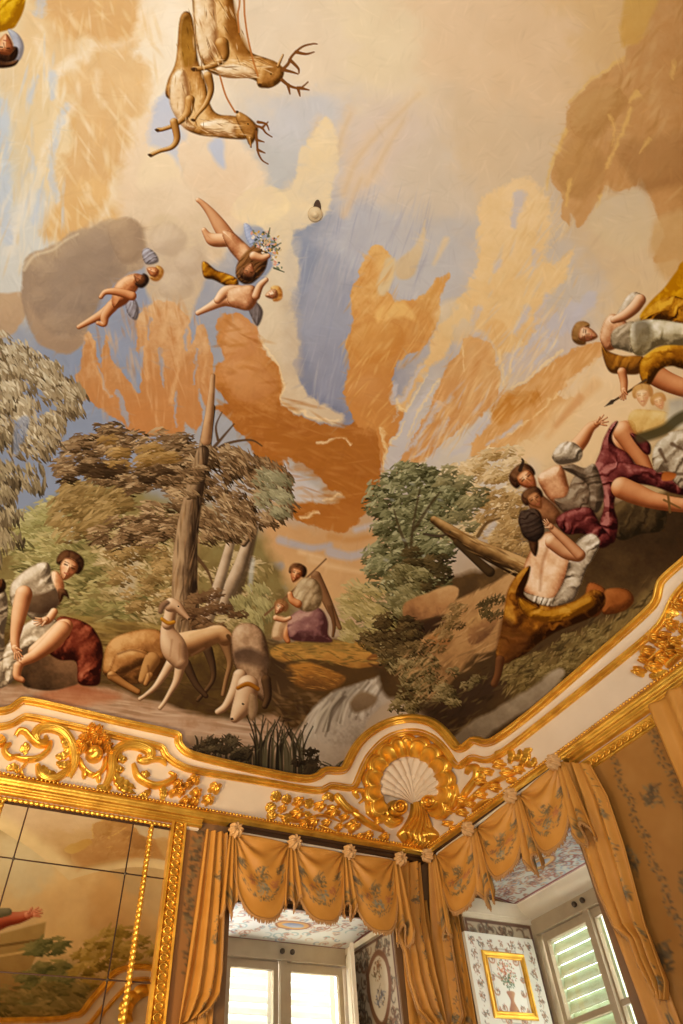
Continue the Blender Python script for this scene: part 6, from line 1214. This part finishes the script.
D([(28,960),(36,944),(50,938),(62,948),(66,966),(62,1000),(20,1010)], 520, G1, 6, 1.6, -20, 40, 'painted_tree#far', 13, .9)
D([(78,960),(90,944),(104,934),(130,930),(160,940),(170,970),(120,985),(84,985)], 700, G2, 6, 1.6, -20, 40, 'painted_tree#near', 14, .9)
D([(-60,1000),(20,990),(80,985),(120,985),(90,1010),(60,1030),(-60,1030)], 800, [(80,74,40),(120,106,60),(156,134,80)], 6, 1.6, 10, 40, 'painted_tree#low', 14, .9)
p.limb([(-20,928,12),(4,920,8),(18,918,6),(28,915,4.5)], [(110,40,24),(176,84,56),(206,130,96)], 'painted_arm'); p.limb([(-20,916,7),(8,912,4)], [(90,84,60),(140,130,100)], 'painted_arm'); p.hand(28,915,-14,4,[(140,64,40),(206,120,88),(226,160,124)],'painted_arm')
G = np.stack([p.gx, p.gy], -1).astype(float); P, N = hit(G, True)
pl2 = np.concatenate([chaikin(FR2, 2)[:, :2], [(300, 1010), (300, 700), (-100, 700), (-100, 1026)]]); ins = p.pip_sd(p.gx, p.gy, pl2) > 0
Q = P-CAM; dp = Q@_f; qx = PX+F*(Q@CRt)/np.maximum(dp, .01); qy = PY-F*(Q@CUp)/np.maximum(dp, .01)
ins &= ~((dp > .05) & (qx > -186) & (qx < 766) & (qy > -126))          # that part of the vault already carries the main picture
fr2 = empty('opposite_fresco', (0., YO+1., ZC+1.6), 'painted landscape with cloud and trees on the far vault, reflected in the mirror', 'fresco'); p.finish(.5, 0); skin(fr2, P-N*.006, N, p, ins, tint=1.05)
gx, gy = np.meshgrid(np.arange(-60, 262, 3.0), np.arange(950, 1110, 3.0)); G = np.stack([gx, gy], -1); P, N = hit(G, True); keep = (p.pip_sd(gx.astype(np.float32), gy.astype(np.float32), pl2+np.array([0, 3.0])) < 0) & (P[..., 2] > ZC-.06)
I = np.arange(gx.size).reshape(gx.shape); Fq = np.stack([I[:-1, :-1], I[1:, :-1], I[1:, 1:], I[:-1, 1:]], -1)[keep[:-1, :-1] & keep[1:, 1:] & keep[1:, :-1] & keep[:-1, 1:]]
u, inv = np.unique(Fq, return_inverse=True); struct(mk('trim_19', (P+N*.004).reshape(-1, 3)[u], inv.reshape(Fq.shape), M['stucco']))
s2 = empty('gilt_corner_shell', hit(np.array([150., 1010.]), True)[0], 'gilded shell under the far arch, seen only in the mirror', 'ornament')
th = np.linspace(math.radians(200), math.radians(-20), 120); q = np.linspace(0, 1, 8); lob = np.abs(np.sin(np.pi*(th-th[0])/(th[-1]-th[0])*9))**.6
G = np.stack([150+np.cos(th)*(22+(34*(1+.08*lob)-22)*q[:, None]), 1016-np.sin(th)*(20+(31*(1+.08*lob)-20)*q[:, None])], -1); P, N = hit(G, True); h = .04+.1*np.sin(np.pi*np.clip(q*.9+.05, 0, 1))[:, None]*(.4+.6*lob)[None]
mb = MB(); mb.grid(P+N*h[..., None]); mb.build('fluted_border', M['gilt'], s2)
